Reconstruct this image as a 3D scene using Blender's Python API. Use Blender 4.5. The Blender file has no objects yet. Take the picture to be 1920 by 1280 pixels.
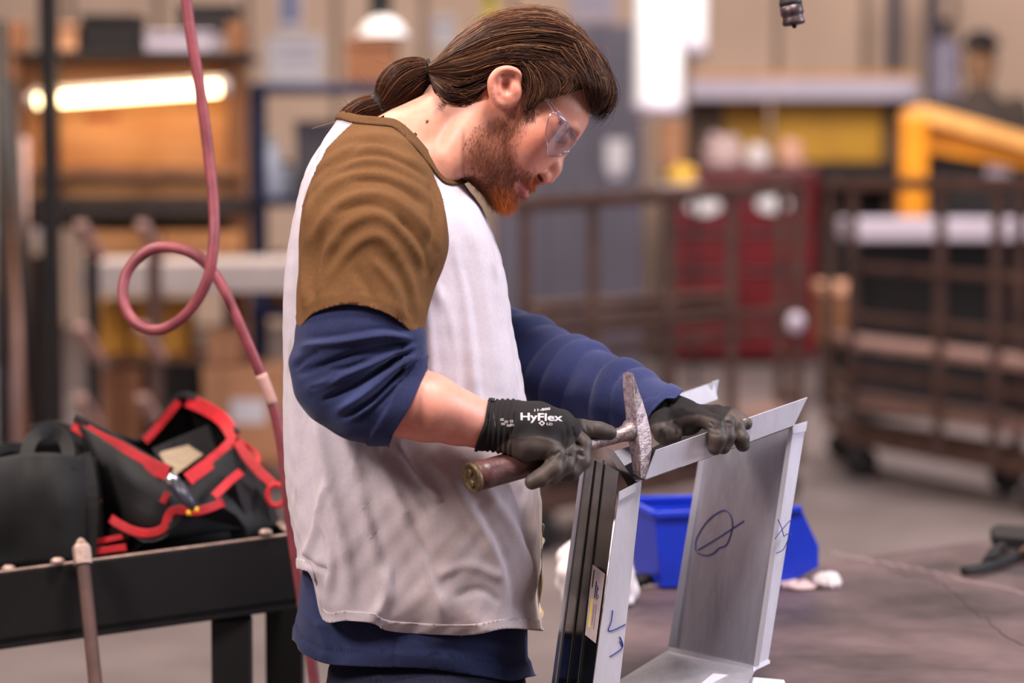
import bpy, bmesh, math, random
import numpy as np
from mathutils import Vector, Matrix
from mathutils.bvhtree import BVHTree

random.seed(7); RNG = np.random.default_rng(11)
scene = bpy.context.scene
COL = scene.collection

# ------------------------------------------------------------------ camera
F = 85.0 / 36.0 * 1920.0            # focal length in pixels of the 1920 wide frame
CAMZ = 1.53
PITCH = math.atan((640 - 300) / F)
SP, CP = math.sin(PITCH), math.cos(PITCH)
CAM = np.array([0.0, 0.0, CAMZ])
RIGHT = np.array([1.0, 0, 0]); FW = np.array([0, CP, -SP]); UP = np.array([0, SP, CP])
cam_d = bpy.data.cameras.new('camera'); cam = bpy.data.objects.new('camera', cam_d); COL.objects.link(cam)
cam_d.lens = 85; cam_d.sensor_width = 36; cam_d.clip_start = 0.05; cam_d.clip_end = 200
cam.location = CAM; cam.rotation_euler = (math.pi / 2 - PITCH, 0, 0)
cam_d.dof.use_dof = True; cam_d.dof.focus_distance = 2.89; cam_d.dof.aperture_fstop = 2.8
scene.camera = cam

# ------------------------------------------------------------------ world, lights, exposure
scene.view_settings.view_transform = 'Standard'; scene.view_settings.look = 'None'
scene.view_settings.gamma = 1.0; scene.view_settings.use_curve_mapping = False
scene.view_settings.exposure = 0.18
world = bpy.data.worlds.new('hall_ambience'); scene.world = world; world.use_nodes = True
bg = world.node_tree.nodes['Background']
bg.inputs[0].default_value = (0.80, 0.72, 0.74, 1); bg.inputs[1].default_value = 0.13

def area_light(name, loc, target, size, power, color):
    l = bpy.data.lights.new(name, 'AREA'); l.shape = 'RECTANGLE'; l.size, l.size_y = size
    l.energy = power; l.color = color
    o = bpy.data.objects.new(name, l); COL.objects.link(o); o.location = loc
    o.rotation_euler = (Vector(target) - Vector(loc)).to_track_quat('-Z', 'Y').to_euler()
    return o
# overhead high-bay lamps of the hall, an added front fill and the daylight from the open roller door on the right
area_light('high_bay_lamp', (0.7, 1.9, 4.5), (-0.1, 3.0, 1.1), (0.9, 0.9), 172, (1.0, 0.89, 0.87))
area_light('roller_door_daylight', (5.0, 3.2, 2.8), (0.0, 3.0, 1.2), (2.0, 2.2), 200, (0.84, 0.87, 1.0))
area_light('high_bay_lamp_behind', (-2.2, 4.6, 4.4), (-0.2, 3.0, 1.3), (1.0, 1.0), 110, (1.0, 0.82, 0.70))
area_light('front_fill_light', (-2.9, 0.6, 4.0), (-0.2, 3.0, 1.1), (1.0, 1.0), 190, (1.0, 0.88, 0.84))  # fill light added on the camera side to brighten the near sleeves
area_light('high_bay_lamp_far', (-2.4, 9.4, 4.6), (-1.9, 11.2, 1.2), (2, 1), 210, (1.0, 0.84, 0.70))
area_light('high_bay_lamp_far_centre', (3.0, 11.0, 7.5), (3.2, 15.0, 1.0), (4, 4), 800, (1.0, 0.90, 0.86))

# ------------------------------------------------------------------ helpers
def s2l(c):
    return tuple(((v / 255) / 12.92 if v / 255 <= 0.04045 else ((v / 255 + 0.055) / 1.055) ** 2.4) for v in c)

def at(px, py, d):
    """world point seen at pixel (px,py) at view depth d metres"""
    return CAM + d * (FW + RIGHT * (px - 960) / F - UP * (py - 640) / F)

def atz(px, py, z):
    """world point seen at pixel (px,py) on the horizontal plane z"""
    v = FW + RIGHT * (px - 960) / F - UP * (py - 640) / F
    return CAM + v * ((z - CAMZ) / v[2])

ORG = CAM + 3.0 * FW
BAS = np.stack([RIGHT, UP, -FW])         # rows: studio axes (right, up, towards the camera) in world
def toW(P): return ORG + np.asarray(P) @ BAS
def cp(px, py, w):
    d = 3.0 - w
    return np.array([(px - 960) * d / F, -(py - 640) * d / F, w])
def proj(P):
    d = 3.0 - P[:, 2]
    return 960 + P[:, 0] * F / d, 640 - P[:, 1] * F / d
S0 = 3.0 / F                              # metres per pixel at the studio plane

ORIG = {}
MATS = {}
def node_mat(name):
    m = bpy.data.materials.new(name); m.use_nodes = True
    nt = m.node_tree; b = nt.nodes['Principled BSDF']
    return m, nt, b
def N(nt, kind, **kw):
    n = nt.nodes.new(kind)
    for k, v in kw.items():
        if k.startswith('i_'): n.inputs[k[2:].replace('_', ' ')].default_value = v
        else: setattr(n, k, v)
    return n
def pbr(name, col, rough=0.6, metal=0.0, var=0.15, scale=12.0, bump=0.0, bscale=None, spec=0.5, col2=None, stretch=None, alpha=None, rvar=0.0, sheen=0.0, sss=0.0, detail=4, rot=None):
    if name in MATS: return MATS[name]
    m, nt, b = node_mat(name); L = nt.links.new
    tc = N(nt, 'ShaderNodeTexCoord'); mp = N(nt, 'ShaderNodeMapping')
    if stretch: mp.inputs['Scale'].default_value = stretch
    if rot: mp.inputs['Rotation'].default_value = rot
    L(tc.outputs['Object'], mp.inputs['Vector'])
    nz = N(nt, 'ShaderNodeTexNoise'); nz.inputs['Scale'].default_value = scale; nz.inputs['Detail'].default_value = detail
    nz.inputs['Roughness'].default_value = 0.6
    L(mp.outputs[0], nz.inputs['Vector'])
    c = s2l(col); c2 = s2l(col2) if col2 else tuple(v * (1 - var * 2) for v in c)
    c1 = c if col2 else tuple(min(1, v * (1 + var)) for v in c)
    mr = N(nt, 'ShaderNodeMapRange'); mr.inputs['From Min'].default_value = 0.32; mr.inputs['From Max'].default_value = 0.68
    L(nz.outputs['Fac'], mr.inputs['Value'])
    mx = N(nt, 'ShaderNodeMix', data_type='RGBA'); mx.inputs['A'].default_value = (*c2, 1); mx.inputs['B'].default_value = (*c1, 1)
    L(mr.outputs[0], mx.inputs['Factor']); L(mx.outputs['Result'], b.inputs['Base Color'])
    b.inputs['Roughness'].default_value = rough; b.inputs['Metallic'].default_value = metal
    b.inputs['Specular IOR Level'].default_value = spec
    if rvar:
        m2 = N(nt, 'ShaderNodeMapRange'); m2.inputs['To Min'].default_value = rough - rvar; m2.inputs['To Max'].default_value = rough + rvar
        L(nz.outputs['Fac'], m2.inputs['Value']); L(m2.outputs[0], b.inputs['Roughness'])
    if sheen: b.inputs['Sheen Weight'].default_value = sheen; b.inputs['Sheen Roughness'].default_value = 0.4
    if sss: b.inputs['Subsurface Weight'].default_value = sss; b.inputs['Subsurface Radius'].default_value = (0.012, 0.005, 0.003)
    if bump:
        n2 = N(nt, 'ShaderNodeTexNoise'); n2.inputs['Scale'].default_value = bscale or scale * 6; n2.inputs['Detail'].default_value = 3
        L(mp.outputs[0], n2.inputs['Vector'])
        bp = N(nt, 'ShaderNodeBump'); bp.inputs['Strength'].default_value = bump; bp.inputs['Distance'].default_value = 0.002
        L(n2.outputs['Fac'], bp.inputs['Height']); L(bp.outputs[0], b.inputs['Normal'])
    MATS[name] = m
    return m
def vcol_mat(name, rough=0.6, bump=0.0, bscale=400, var=0.12, vscale=60, spec=0.4, sss=0.0, sheen=0.0, rough_attr=None, aniso=0):
    """material whose base colour is the mesh's own colour attribute 'Col' with a fine noise on top"""
    if name in MATS: return MATS[name]
    m, nt, b = node_mat(name); L = nt.links.new
    at_ = N(nt, 'ShaderNodeAttribute', attribute_name='Col')
    tc = N(nt, 'ShaderNodeTexCoord')
    nz = N(nt, 'ShaderNodeTexNoise'); nz.inputs['Scale'].default_value = vscale; nz.inputs['Detail'].default_value = 4
    L(tc.outputs['Object'], nz.inputs['Vector'])
    mr = N(nt, 'ShaderNodeMapRange'); mr.inputs['From Min'].default_value = 0.3; mr.inputs['From Max'].default_value = 0.7
    mr.inputs['To Min'].default_value = 1 - var; mr.inputs['To Max'].default_value = 1 + var
    L(nz.outputs['Fac'], mr.inputs['Value'])
    mul = N(nt, 'ShaderNodeVectorMath', operation='SCALE')
    L(at_.outputs['Color'], mul.inputs[0]); L(mr.outputs[0], mul.inputs['Scale']); L(mul.outputs[0], b.inputs['Base Color'])
    b.inputs['Roughness'].default_value = rough; b.inputs['Specular IOR Level'].default_value = spec
    if sss:
        b.inputs['Subsurface Weight'].default_value = sss; b.inputs['Subsurface Radius'].default_value = (1.0, 0.4, 0.25); b.inputs['Subsurface Scale'].default_value = 0.006
    if sheen: b.inputs['Sheen Weight'].default_value = sheen; b.inputs['Sheen Roughness'].default_value = 0.4
    if rough_attr:
        a2 = N(nt, 'ShaderNodeAttribute', attribute_name=rough_attr); L(a2.outputs['Fac'], b.inputs['Roughness'])
    if bump:
        n2 = N(nt, 'ShaderNodeTexNoise'); n2.inputs['Scale'].default_value = bscale; n2.inputs['Detail'].default_value = 3
        L(tc.outputs['Object'], n2.inputs['Vector'])
        bp = N(nt, 'ShaderNodeBump'); bp.inputs['Strength'].default_value = bump; bp.inputs['Distance'].default_value = 0.001
        L(n2.outputs['Fac'], bp.inputs['Height']); L(bp.outputs[0], b.inputs['Normal'])
    MATS[name] = m
    return m
def emit_mat(name, col, strength):
    if name in MATS: return MATS[name]
    m, nt, b = node_mat(name)
    b.inputs['Emission Color'].default_value = (*s2l(col), 1); b.inputs['Emission Strength'].default_value = strength
    b.inputs['Base Color'].default_value = (0.8, 0.8, 0.8, 1)
    MATS[name] = m
    return m

def tag(o, label=None, cat=None, group=None, kind=None):
    if label: o['label'] = label
    if cat: o['category'] = cat
    if group: o['group'] = group
    if kind: o['kind'] = kind
    return o
def thing(name, loc, label=None, cat=None, group=None, kind=None):
    o = bpy.data.objects.new(name, None); COL.objects.link(o); o.location = Vector(loc); o.empty_display_size = 0.1
    ORIG[o] = np.array(loc, float)
    return tag(o, label, cat, group, kind)
def mk(name, V, Fc, mat, parent=None, smooth=True, col=None, attrs=None, bevel=0.0, solid=0.0, label=None, cat=None, group=None, kind=None, solid_off=-1, origin=None):
    V = np.asarray(V, float)
    if parent is not None: o0 = ORIG[parent]
    elif origin is not None: o0 = np.array(origin, float)
    else:
        lo, hi = V.min(0), V.max(0); o0 = np.array([(lo[0] + hi[0]) / 2, (lo[1] + hi[1]) / 2, lo[2]])
    me = bpy.data.meshes.new(name)
    Vl = V - o0
    if isinstance(Fc, np.ndarray):
        k = Fc.shape[1]
        me.vertices.add(len(Vl)); me.vertices.foreach_set('co', Vl.astype(np.float32).ravel())
        me.loops.add(Fc.size); me.loops.foreach_set('vertex_index', Fc.astype(np.int32).ravel())
        me.polygons.add(len(Fc)); me.polygons.foreach_set('loop_start', np.arange(0, Fc.size, k, dtype=np.int32))
        me.update(calc_edges=True); me.validate()
    else:
        me.from_pydata(Vl.tolist(), [], [list(f) for f in Fc]); me.update()
    if col is not None:
        a = me.color_attributes.new('Col', 'FLOAT_COLOR', 'POINT')
        c4 = np.ones((len(V), 4), np.float32); c4[:, :3] = col
        a.data.foreach_set('color', c4.ravel())
    for k_, v_ in (attrs or {}).items():
        a = me.attributes.new(k_, 'FLOAT', 'POINT'); a.data.foreach_set('value', np.asarray(v_, np.float32))
    if smooth: me.polygons.foreach_set('use_smooth', np.ones(len(me.polygons), bool))
    if mat: me.materials.append(mat)
    o = bpy.data.objects.new(name, me); COL.objects.link(o)
    if parent is None: o.location = Vector(o0)
    else: o.parent = parent
    ORIG[o] = o0
    if solid:
        md = o.modifiers.new('thickness', 'SOLIDIFY'); md.thickness = solid; md.offset = solid_off
    if bevel:
        md = o.modifiers.new('edge', 'BEVEL'); md.width = bevel; md.segments = 2; md.limit_method = 'ANGLE'; md.angle_limit = math.radians(40)
        for p in me.polygons: p.use_smooth = False
    return tag(o, label, cat, group, kind)

class MB:
    """collects simple solids in world coordinates and builds ONE mesh object from them"""
    def __init__(s): s.v = []; s.f = []
    def add(s, V, Fc):
        n = len(s.v); s.v += [tuple(map(float, p)) for p in V]; s.f += [tuple(i + n for i in f) for f in Fc]; return s
    def hexa(s, P):
        """eight points: bottom four then top four, same order"""
        return s.add(P, [(3, 2, 1, 0), (4, 5, 6, 7), (0, 1, 5, 4), (1, 2, 6, 5), (2, 3, 7, 6), (3, 0, 4, 7)])
    def box(s, lo, hi):
        x0, y0, z0 = lo; x1, y1, z1 = hi
        return s.hexa([(x0, y0, z0), (x1, y0, z0), (x1, y1, z0), (x0, y1, z0), (x0, y0, z1), (x1, y0, z1), (x1, y1, z1), (x0, y1, z1)])
    def obox(s, c, ax, ay, az):
        """centre and three half axis vectors"""
        c, ax, ay, az = map(np.asarray, (c, ax, ay, az))
        P = [c - ax - ay - az, c + ax - ay - az, c + ax + ay - az, c - ax + ay - az, c - ax - ay + az, c + ax - ay + az, c + ax + ay + az, c - ax + ay + az]
        return s.hexa(P)
    def beam(s, a, b, w, h=None, up=(0, 0, 1)):
        a = np.asarray(a, float); b = np.asarray(b, float); h = h or w
        d = b - a; L = np.linalg.norm(d); d = d / L; up = np.asarray(up, float)
        if abs(d @ up) > 0.95: up = np.array([0, 1.0, 0])
        sx = np.cross(d, up); sx /= np.linalg.norm(sx); sy = np.cross(sx, d)
        return s.obox((a + b) / 2, sx * w / 2, d * L / 2, sy * h / 2)
    def slab(s, quad, n, t):
        """a quad of four points given thickness t along n"""
        q = [np.asarray(p, float) for p in quad]; n = np.asarray(n, float) * t
        return s.hexa(q + [p + n for p in q])
    def prism(s, poly, off):
        P = [np.asarray(p, float) for p in poly]; off = np.asarray(off, float); k = len(P)
        return s.add(P + [p + off for p in P], [tuple(range(k - 1, -1, -1)), tuple(range(k, 2 * k))] + [(i, (i + 1) % k, k + (i + 1) % k, k + i) for i in range(k)])
    def tube(s, pts, r, seg=12, cap=True):
        V, Fc = tube_mesh(pts, r, seg, cap); return s.add(V, Fc)
    def lathe(s, a, axis, prof, seg=24):
        """prof: list of (distance along axis, radius)"""
        a = np.asarray(a, float); axis = np.asarray(axis, float) / np.linalg.norm(axis)
        return s.tube([a + axis * t for t, r in prof], [max(r, 1e-5) for t, r in prof], seg, fixed_axis(axis))
    def build(s, name, mat, parent=None, smooth=False, **kw):
        return mk(name, np.array(s.v), s.f, mat, parent, smooth=smooth, **kw)
def fixed_axis(a): return ('axis', a)
def tube_mesh(pts, r, seg=12, cap=True):
    P = np.asarray(pts, float); n = len(P); r = np.full(n, r) if np.isscalar(r) else np.asarray(r, float)
    if isinstance(cap, tuple): T = np.tile(cap[1], (n, 1))
    else:
        T = np.gradient(P, axis=0); T /= np.linalg.norm(T, axis=1)[:, None] + 1e-12
    up = np.array([0, 0, 1.0]) if abs(T[0][2]) < 0.9 else np.array([1.0, 0, 0])
    V = []; sx = np.cross(T[0], up); sx /= np.linalg.norm(sx)
    for i in range(n):
        sx = sx - T[i] * (sx @ T[i]); sx /= np.linalg.norm(sx); sy = np.cross(T[i], sx)
        for k in range(seg):
            a = 2 * math.pi * k / seg; V.append(P[i] + r[i] * (math.cos(a) * sx + math.sin(a) * sy))
    Fc = [(i * seg + k, i * seg + (k + 1) % seg, (i + 1) * seg + (k + 1) % seg, (i + 1) * seg + k) for i in range(n - 1) for k in range(seg)]
    if cap:
        Fc.append(tuple(range(seg - 1, -1, -1))); Fc.append(tuple((n - 1) * seg + k for k in range(seg)))
    return V, Fc
def spline(pts, n=8, closed=False):
    """Catmull-Rom through the points"""
    P = np.asarray(pts, float); k = len(P); out = []
    rng = range(k if closed else k - 1)
    for i in rng:
        if closed: p0, p1, p2, p3 = P[(i - 1) % k], P[i], P[(i + 1) % k], P[(i + 2) % k]
        else: p0, p1, p2, p3 = P[max(i - 1, 0)], P[i], P[i + 1], P[min(i + 2, k - 1)]
        for j in range(n):
            t = j / n
            out.append(0.5 * ((2 * p1) + (-p0 + p2) * t + (2 * p0 - 5 * p1 + 4 * p2 - p3) * t * t + (-p0 + 3 * p1 - 3 * p2 + p3) * t ** 3))
    if not closed: out.append(P[-1])
    return np.array(out)
# ------------------------------------------------------------------ implicit surface tools
f32 = np.float32
def smin(a, b, k):
    h = np.clip(0.5 + 0.5 * (b - a) / k, 0, 1)
    return b + (a - b) * h - k * h * (1 - h)
def smax(a, b, k): return -smin(-a, -b, k)
class Vol:
    """a box of space in studio coordinates on which implicit shapes are combined"""
    def __init__(s, lo, hi, h):
        s.lo = np.asarray(lo, f32); s.h = h
        n = np.ceil((np.asarray(hi) - np.asarray(lo)) / h).astype(int) + 1
        ax = [(s.lo[i] + h * np.arange(n[i])).astype(f32) for i in range(3)]
        s.ax = ax
        s.X, s.Y, s.Z = ax[0][:, None, None], ax[1][None, :, None], ax[2][None, None, :]
        s.f = np.full(tuple(n), 1.0, f32)
    def cone(s, a, b, ra, rb, flat=None):
        a = np.asarray(a, f32); b = np.asarray(b, f32); d = b - a; L2 = float(d @ d) + 1e-12
        t = np.clip(((s.X - a[0]) * d[0] + (s.Y - a[1]) * d[1] + (s.Z - a[2]) * d[2]) / L2, 0, 1)
        dx = s.X - a[0] - t * d[0]; dy = s.Y - a[1] - t * d[1]; dz = s.Z - a[2] - t * d[2]
        return np.sqrt(dx * dx + dy * dy + dz * dz) - (ra + (rb - ra) * t)
    def chain(s, pts, rad, k=0.006):
        g = None
        for i in range(len(pts) - 1):
            c = s.cone(pts[i], pts[i + 1], rad[i], rad[i + 1])
            g = c if g is None else smin(g, c, k)
        return g
    def ell(s, c, r, rot=None):
        """ellipsoid, rot = rows of local axes"""
        c = np.asarray(c, f32); dx, dy, dz = s.X - c[0], s.Y - c[1], s.Z - c[2]
        if rot is not None:
            rot = np.asarray(rot, f32)
            u = dx * rot[0, 0] + dy * rot[0, 1] + dz * rot[0, 2]
            v = dx * rot[1, 0] + dy * rot[1, 1] + dz * rot[1, 2]
            w = dx * rot[2, 0] + dy * rot[2, 1] + dz * rot[2, 2]
        else: u, v, w = dx, dy, dz
        k0 = np.sqrt((u / r[0]) ** 2 + (v / r[1]) ** 2 + (w / r[2]) ** 2)
        k1 = np.sqrt((u / r[0] ** 2) ** 2 + (v / r[1] ** 2) ** 2 + (w / r[2] ** 2) ** 2) + 1e-6
        return k0 * (k0 - 1) / k1
    def add(s, g, k=0.0):
        s.f = np.minimum(s.f, g) if k == 0 else smin(s.f, g, k)
    def sub(s, g, k=0.004): s.f = smax(s.f, -g, k)
    def mesh(s): return nets(s.f, s.lo, s.h)
def nets(f, o, h):
    nx, ny, nz = f.shape; sg = f < 0
    c = np.zeros((nx - 1, ny - 1, nz - 1), np.int8)
    cor = [(i, j, k) for i in (0, 1) for j in (0, 1) for k in (0, 1)]
    for i, j, k in cor: c += sg[i:nx - 1 + i, j:ny - 1 + j, k:nz - 1 + k]
    act = (c > 0) & (c < 8); I = np.argwhere(act)
    idx = np.full(act.shape, -1, np.int32); idx[act] = np.arange(len(I))
    P = np.zeros((len(I), 3)); cnt = np.zeros(len(I))
    for a in cor:
        for d in range(3):
            if a[d]: continue
            b = list(a); b[d] = 1
            fa = f[I[:, 0] + a[0], I[:, 1] + a[1], I[:, 2] + a[2]]; fb = f[I[:, 0] + b[0], I[:, 1] + b[1], I[:, 2] + b[2]]
            m = (fa < 0) != (fb < 0); t = np.where(m, fa / np.where(m, fa - fb, 1), 0)
            q = np.tile(np.array(a, float), (len(I), 1)); q[:, d] += t
            P[m] += q[m]; cnt[m] += 1
    V = np.asarray(o, float) + h * (I + P / cnt[:, None])
    Q = []
    for d in range(3):
        e, g = (d + 1) % 3, (d + 2) % 3
        sl0 = [slice(1, -1)] * 3; sl1 = [slice(1, -1)] * 3
        sl0[d] = slice(0, f.shape[d] - 1); sl1[d] = slice(1, f.shape[d])
        A = sg[tuple(sl0)]; B = sg[tuple(sl1)]
        E = np.argwhere(A != B)
        if not len(E): continue
        inn = A[E[:, 0], E[:, 1], E[:, 2]]
        off = np.array([1, 1, 1]); off[d] = 0; E = E + off
        def cell(de, dg):
            J = E.copy(); J[:, e] += de; J[:, g] += dg
            return idx[J[:, 0], J[:, 1], J[:, 2]]
        q = np.stack([cell(-1, -1), cell(0, -1), cell(0, 0), cell(-1, 0)], 1)
        q[~inn] = q[~inn][:, ::-1]
        Q.append(q[(q >= 0).all(1)])
    Q = np.concatenate(Q)
    return V, Q
def tri(Q): return np.concatenate([Q[:, [0, 1, 2]], Q[:, [0, 2, 3]]])
def vnormals(V, T):
    n = np.cross(V[T[:, 1]] - V[T[:, 0]], V[T[:, 2]] - V[T[:, 0]])
    out = np.zeros_like(V)
    for k in range(3):
        for d in range(3): out[:, d] += np.bincount(T[:, k], n[:, d], len(V))
    return out / (np.linalg.norm(out, axis=1)[:, None] + 1e-12)
def relax(V, T, it=2, lam=0.5):
    e = np.concatenate([T[:, [0, 1]], T[:, [1, 2]], T[:, [2, 0]]]); e = np.concatenate([e, e[:, ::-1]])
    n = np.bincount(e[:, 0], minlength=len(V)).astype(float) + 1e-9
    for _ in range(it):
        A = np.stack([np.bincount(e[:, 0], V[e[:, 1], d], len(V)) for d in range(3)], 1) / n[:, None]
        V = V + lam * (A - V)
    return V
def clip(V, T, s, A=None):
    """keep the part of the triangle mesh where s < 0, cut exactly along s = 0; A: per-vertex extra columns"""
    X = V if A is None else np.concatenate([V, A], 1)
    s = np.where(np.abs(s) < 1e-9, 1e-9, s)
    ins = s < 0; k = ins[T].sum(1); nV = len(V)
    out = [T[k == 3]]; newX = []; keys = []
    def roll(tr, want):
        m = ins[tr] == want; r = m.argmax(1)
        return np.stack([tr[np.arange(len(tr)), (r + j) % 3] for j in range(3)], 1)
    t1 = roll(T[k == 1], True); t2 = roll(T[k == 2], False)
    ed = np.concatenate([t1[:, [0, 1]], t1[:, [0, 2]], t2[:, [0, 1]], t2[:, [0, 2]]])
    ed = np.sort(ed, 1)
    if len(ed):
        u, inv = np.unique(ed[:, 0].astype(np.int64) * nV + ed[:, 1], return_inverse=True); inv = inv.ravel()
        a, b = u // nV, u % nV; t = (s[a] / (s[a] - s[b]))[:, None]
        NX = X[a] + (X[b] - X[a]) * t
        n1, n2 = len(t1), len(t2); iv = inv + nV
        e1, e2, e3, e4 = iv[:n1], iv[n1:2 * n1], iv[2 * n1:2 * n1 + n2], iv[2 * n1 + n2:]
        out.append(np.stack([t1[:, 0], e1, e2], 1))
        out.append(np.stack([e3, t2[:, 1], t2[:, 2]], 1)); out.append(np.stack([e3, t2[:, 2], e4], 1))
        X = np.concatenate([X, NX])
    T2 = np.concatenate(out)
    us, inv = np.unique(T2, return_inverse=True)
    X = X[us]; T2 = inv.reshape(T2.shape)
    return (X[:, :3], T2) if A is None else (X[:, :3], T2, X[:, 3:])
def seg_dist(px, py, poly, closed):
    P = np.asarray(poly, float); Q = np.roll(P, -1, 0) if closed else P[1:]; P = P if closed else P[:-1]
    best = np.full(px.shape, 1e9); par = np.zeros(px.shape)
    for i, (a, b) in enumerate(zip(P, Q)):
        d = b - a; L2 = d @ d + 1e-9
        t = np.clip(((px - a[0]) * d[0] + (py - a[1]) * d[1]) / L2, 0, 1)
        q = (px - a[0] - t * d[0]) ** 2 + (py - a[1] - t * d[1]) ** 2
        m = q < best; best = np.where(m, q, best); par = np.where(m, (i + t) / len(P), par)
    return np.sqrt(best), par
def poly_sd(px, py, poly):
    """signed distance in pixels to a closed outline, negative inside"""
    d, _ = seg_dist(px, py, poly, True)
    P = np.asarray(poly, float); ins = np.zeros(px.shape, bool)
    j = len(P) - 1
    for i in range(len(P)):
        xi, yi = P[i]; xj, yj = P[j]
        c = (yi > py) != (yj > py)
        ins ^= c & (px < (xj - xi) * (py - yi) / (yj - yi + 1e-12) + xi); j = i
    return np.where(ins, -d, d)
class Field2:
    """2-d lookup table over studio pixels (at w = 0) with bilinear sampling"""
    def __init__(s, x0, y0, x1, y1, st, fn):
        s.x0, s.y0, s.st = x0, y0, st
        gx, gy = np.meshgrid(np.arange(x0, x1 + st, st, dtype=float), np.arange(y0, y1 + st, st, dtype=float), indexing='ij')
        s.g = fn(gx, gy)
    def __call__(s, px, py):
        u = np.clip((px - s.x0) / s.st, 0, s.g.shape[0] - 1.001); v = np.clip((py - s.y0) / s.st, 0, s.g.shape[1] - 1.001)
        i = u.astype(int); j = v.astype(int); a = u - i; b = v - j; g = s.g
        return (g[i, j] * (1 - a) * (1 - b) + g[i + 1, j] * a * (1 - b) + g[i, j + 1] * (1 - a) * b + g[i + 1, j + 1] * a * b)
def idw(px, py, ctr, p=2.5):
    """inverse distance weighted fields from control rows (x, y, value, value...)"""
    C = np.asarray(ctr, float); num = [0] * (C.shape[1] - 2); den = 0
    for r in C:
        w = 1 / ((px - r[0]) ** 2 + (py - r[1]) ** 2 + 60) ** (p / 2)
        den = den + w
        for i in range(len(num)): num[i] = num[i] + w * r[2 + i]
    return [n / den for n in num]
def inflate_field(poly, ctr, box, st=4, pw=2.2):
    """half-width h (metres) of a body whose side outline is poly; ctr rows: x, y, max half-width, rounding radius (px)"""
    def fn(gx, gy):
        d = -poly_sd(gx, gy, poly); W, R = idw(gx, gy, ctr)
        t = np.clip(d / R, 0, 1); pr = (1 - (1 - t) ** pw) ** (1 / pw) * W
        return np.where(d >= 0, pr, d * S0 * 1.5)
    return Field2(*box, st, fn)
def inflate_vol(vol, fld, w0=0.0):
    d0 = 3.0 - w0
    px = 960 + vol.ax[0].astype(float) * F / d0; py = 640 - vol.ax[1].astype(float) * F / d0
    gx, gy = np.meshgrid(px, py, indexing='ij'); h = fld(gx, gy)
    dx, dy = np.gradient(h, vol.h); s = 1 / np.sqrt(1 + np.minimum(dx * dx + dy * dy, 30))
    return ((np.abs(vol.Z - w0) - h[:, :, None].astype(f32)) * s[:, :, None].astype(f32)).astype(f32)
def folds_disp(V, folds, nz=None):
    """sum of ridges and creases along polylines drawn in pixels: (points, height mm, width px)"""
    px, py = proj(V); out = np.zeros(len(V))
    for pts, hgt, wd in folds:
        P = spline(pts, 5) if len(pts) > 2 else np.asarray(pts, float)
        lo, hi = P.min(0) - 3 * wd, P.max(0) + 3 * wd
        m = (px > lo[0]) & (px < hi[0]) & (py > lo[1]) & (py < hi[1])
        if not m.any(): continue
        d, t = seg_dist(px[m], py[m], P, False)
        out[m] += hgt * 0.001 * np.exp(-(d / wd) ** 2) * np.minimum(1, np.minimum(t, 1 - t) * 5 + 0.12)
    return out if nz is None else out * np.clip(nz * 3 + 0.5, 0, 1)
def vnoise(P, sc, seed=0):
    """cheap smooth pseudo noise, about -1..1"""
    r = np.random.default_rng(seed); o = np.zeros(len(P))
    for i in range(6):
        k = r.normal(size=3); k /= np.linalg.norm(k); o += np.sin(P @ k * sc * r.uniform(0.6, 1.7) + r.uniform(0, 6.28))
    return o / 3.2
def strands(paths, rad, seg=3):
    """paths: (n, k, 3) array, rad: (n, k) -> one tube mesh"""
    n, k, _ = paths.shape
    T = np.gradient(paths, axis=1); T /= np.linalg.norm(T, axis=2, keepdims=True) + 1e-9
    ref = np.array([0.3, 0.2, 0.93]); sx = np.cross(T, ref); sx /= np.linalg.norm(sx, axis=2, keepdims=True) + 1e-9; sy = np.cross(T, sx)
    ang = 2 * np.pi * np.arange(seg) / seg
    V = paths[:, :, None, :] + rad[:, :, None, None] * (np.cos(ang)[None, None, :, None] * sx[:, :, None, :] + np.sin(ang)[None, None, :, None] * sy[:, :, None, :])
    base = (np.arange(n) * k * seg)[:, None, None]; i = np.arange(k - 1)[None, :, None] * seg; j = np.arange(seg)[None, None, :]; j2 = (j + 1) % seg
    Q = np.stack([base + i + j, base + i + j2, base + i + seg + j2, base + i + seg + j], -1).reshape(-1, 4)
    return V.reshape(-1, 3), Q
# ================================================================== the hall
m_floor = pbr('sealed_concrete', (134, 120, 119), .55, 0, col2=(104, 92, 92), scale=1.6, bump=.1, bscale=60, rvar=.1, detail=9)
m_wallp = pbr('beige_wall_panel', (222, 190, 168), .8, 0, var=.06, scale=1.2)
m_wallj = pbr('wall_joint', (150, 128, 118), .8, 0, var=.06)
mb = MB(); mb.box((-12, -6, -.12), (12, 26, 0)); mb.build('floor', m_floor, kind='structure')
WY = 22.0
mb = MB(); mb.box((-12, WY + .06, 0), (12, WY + .3, 7)); wall = mb.build('wall_back', m_wallj, kind='structure')
for k in range(20):
    x0 = -8 + k * .8
    mb = MB(); mb.box((x0 + .03, WY, .02), (x0 + .77, WY + .06, 6.98)); mb.build('wall_panel', m_wallp, wall, bevel=.015)

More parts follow.
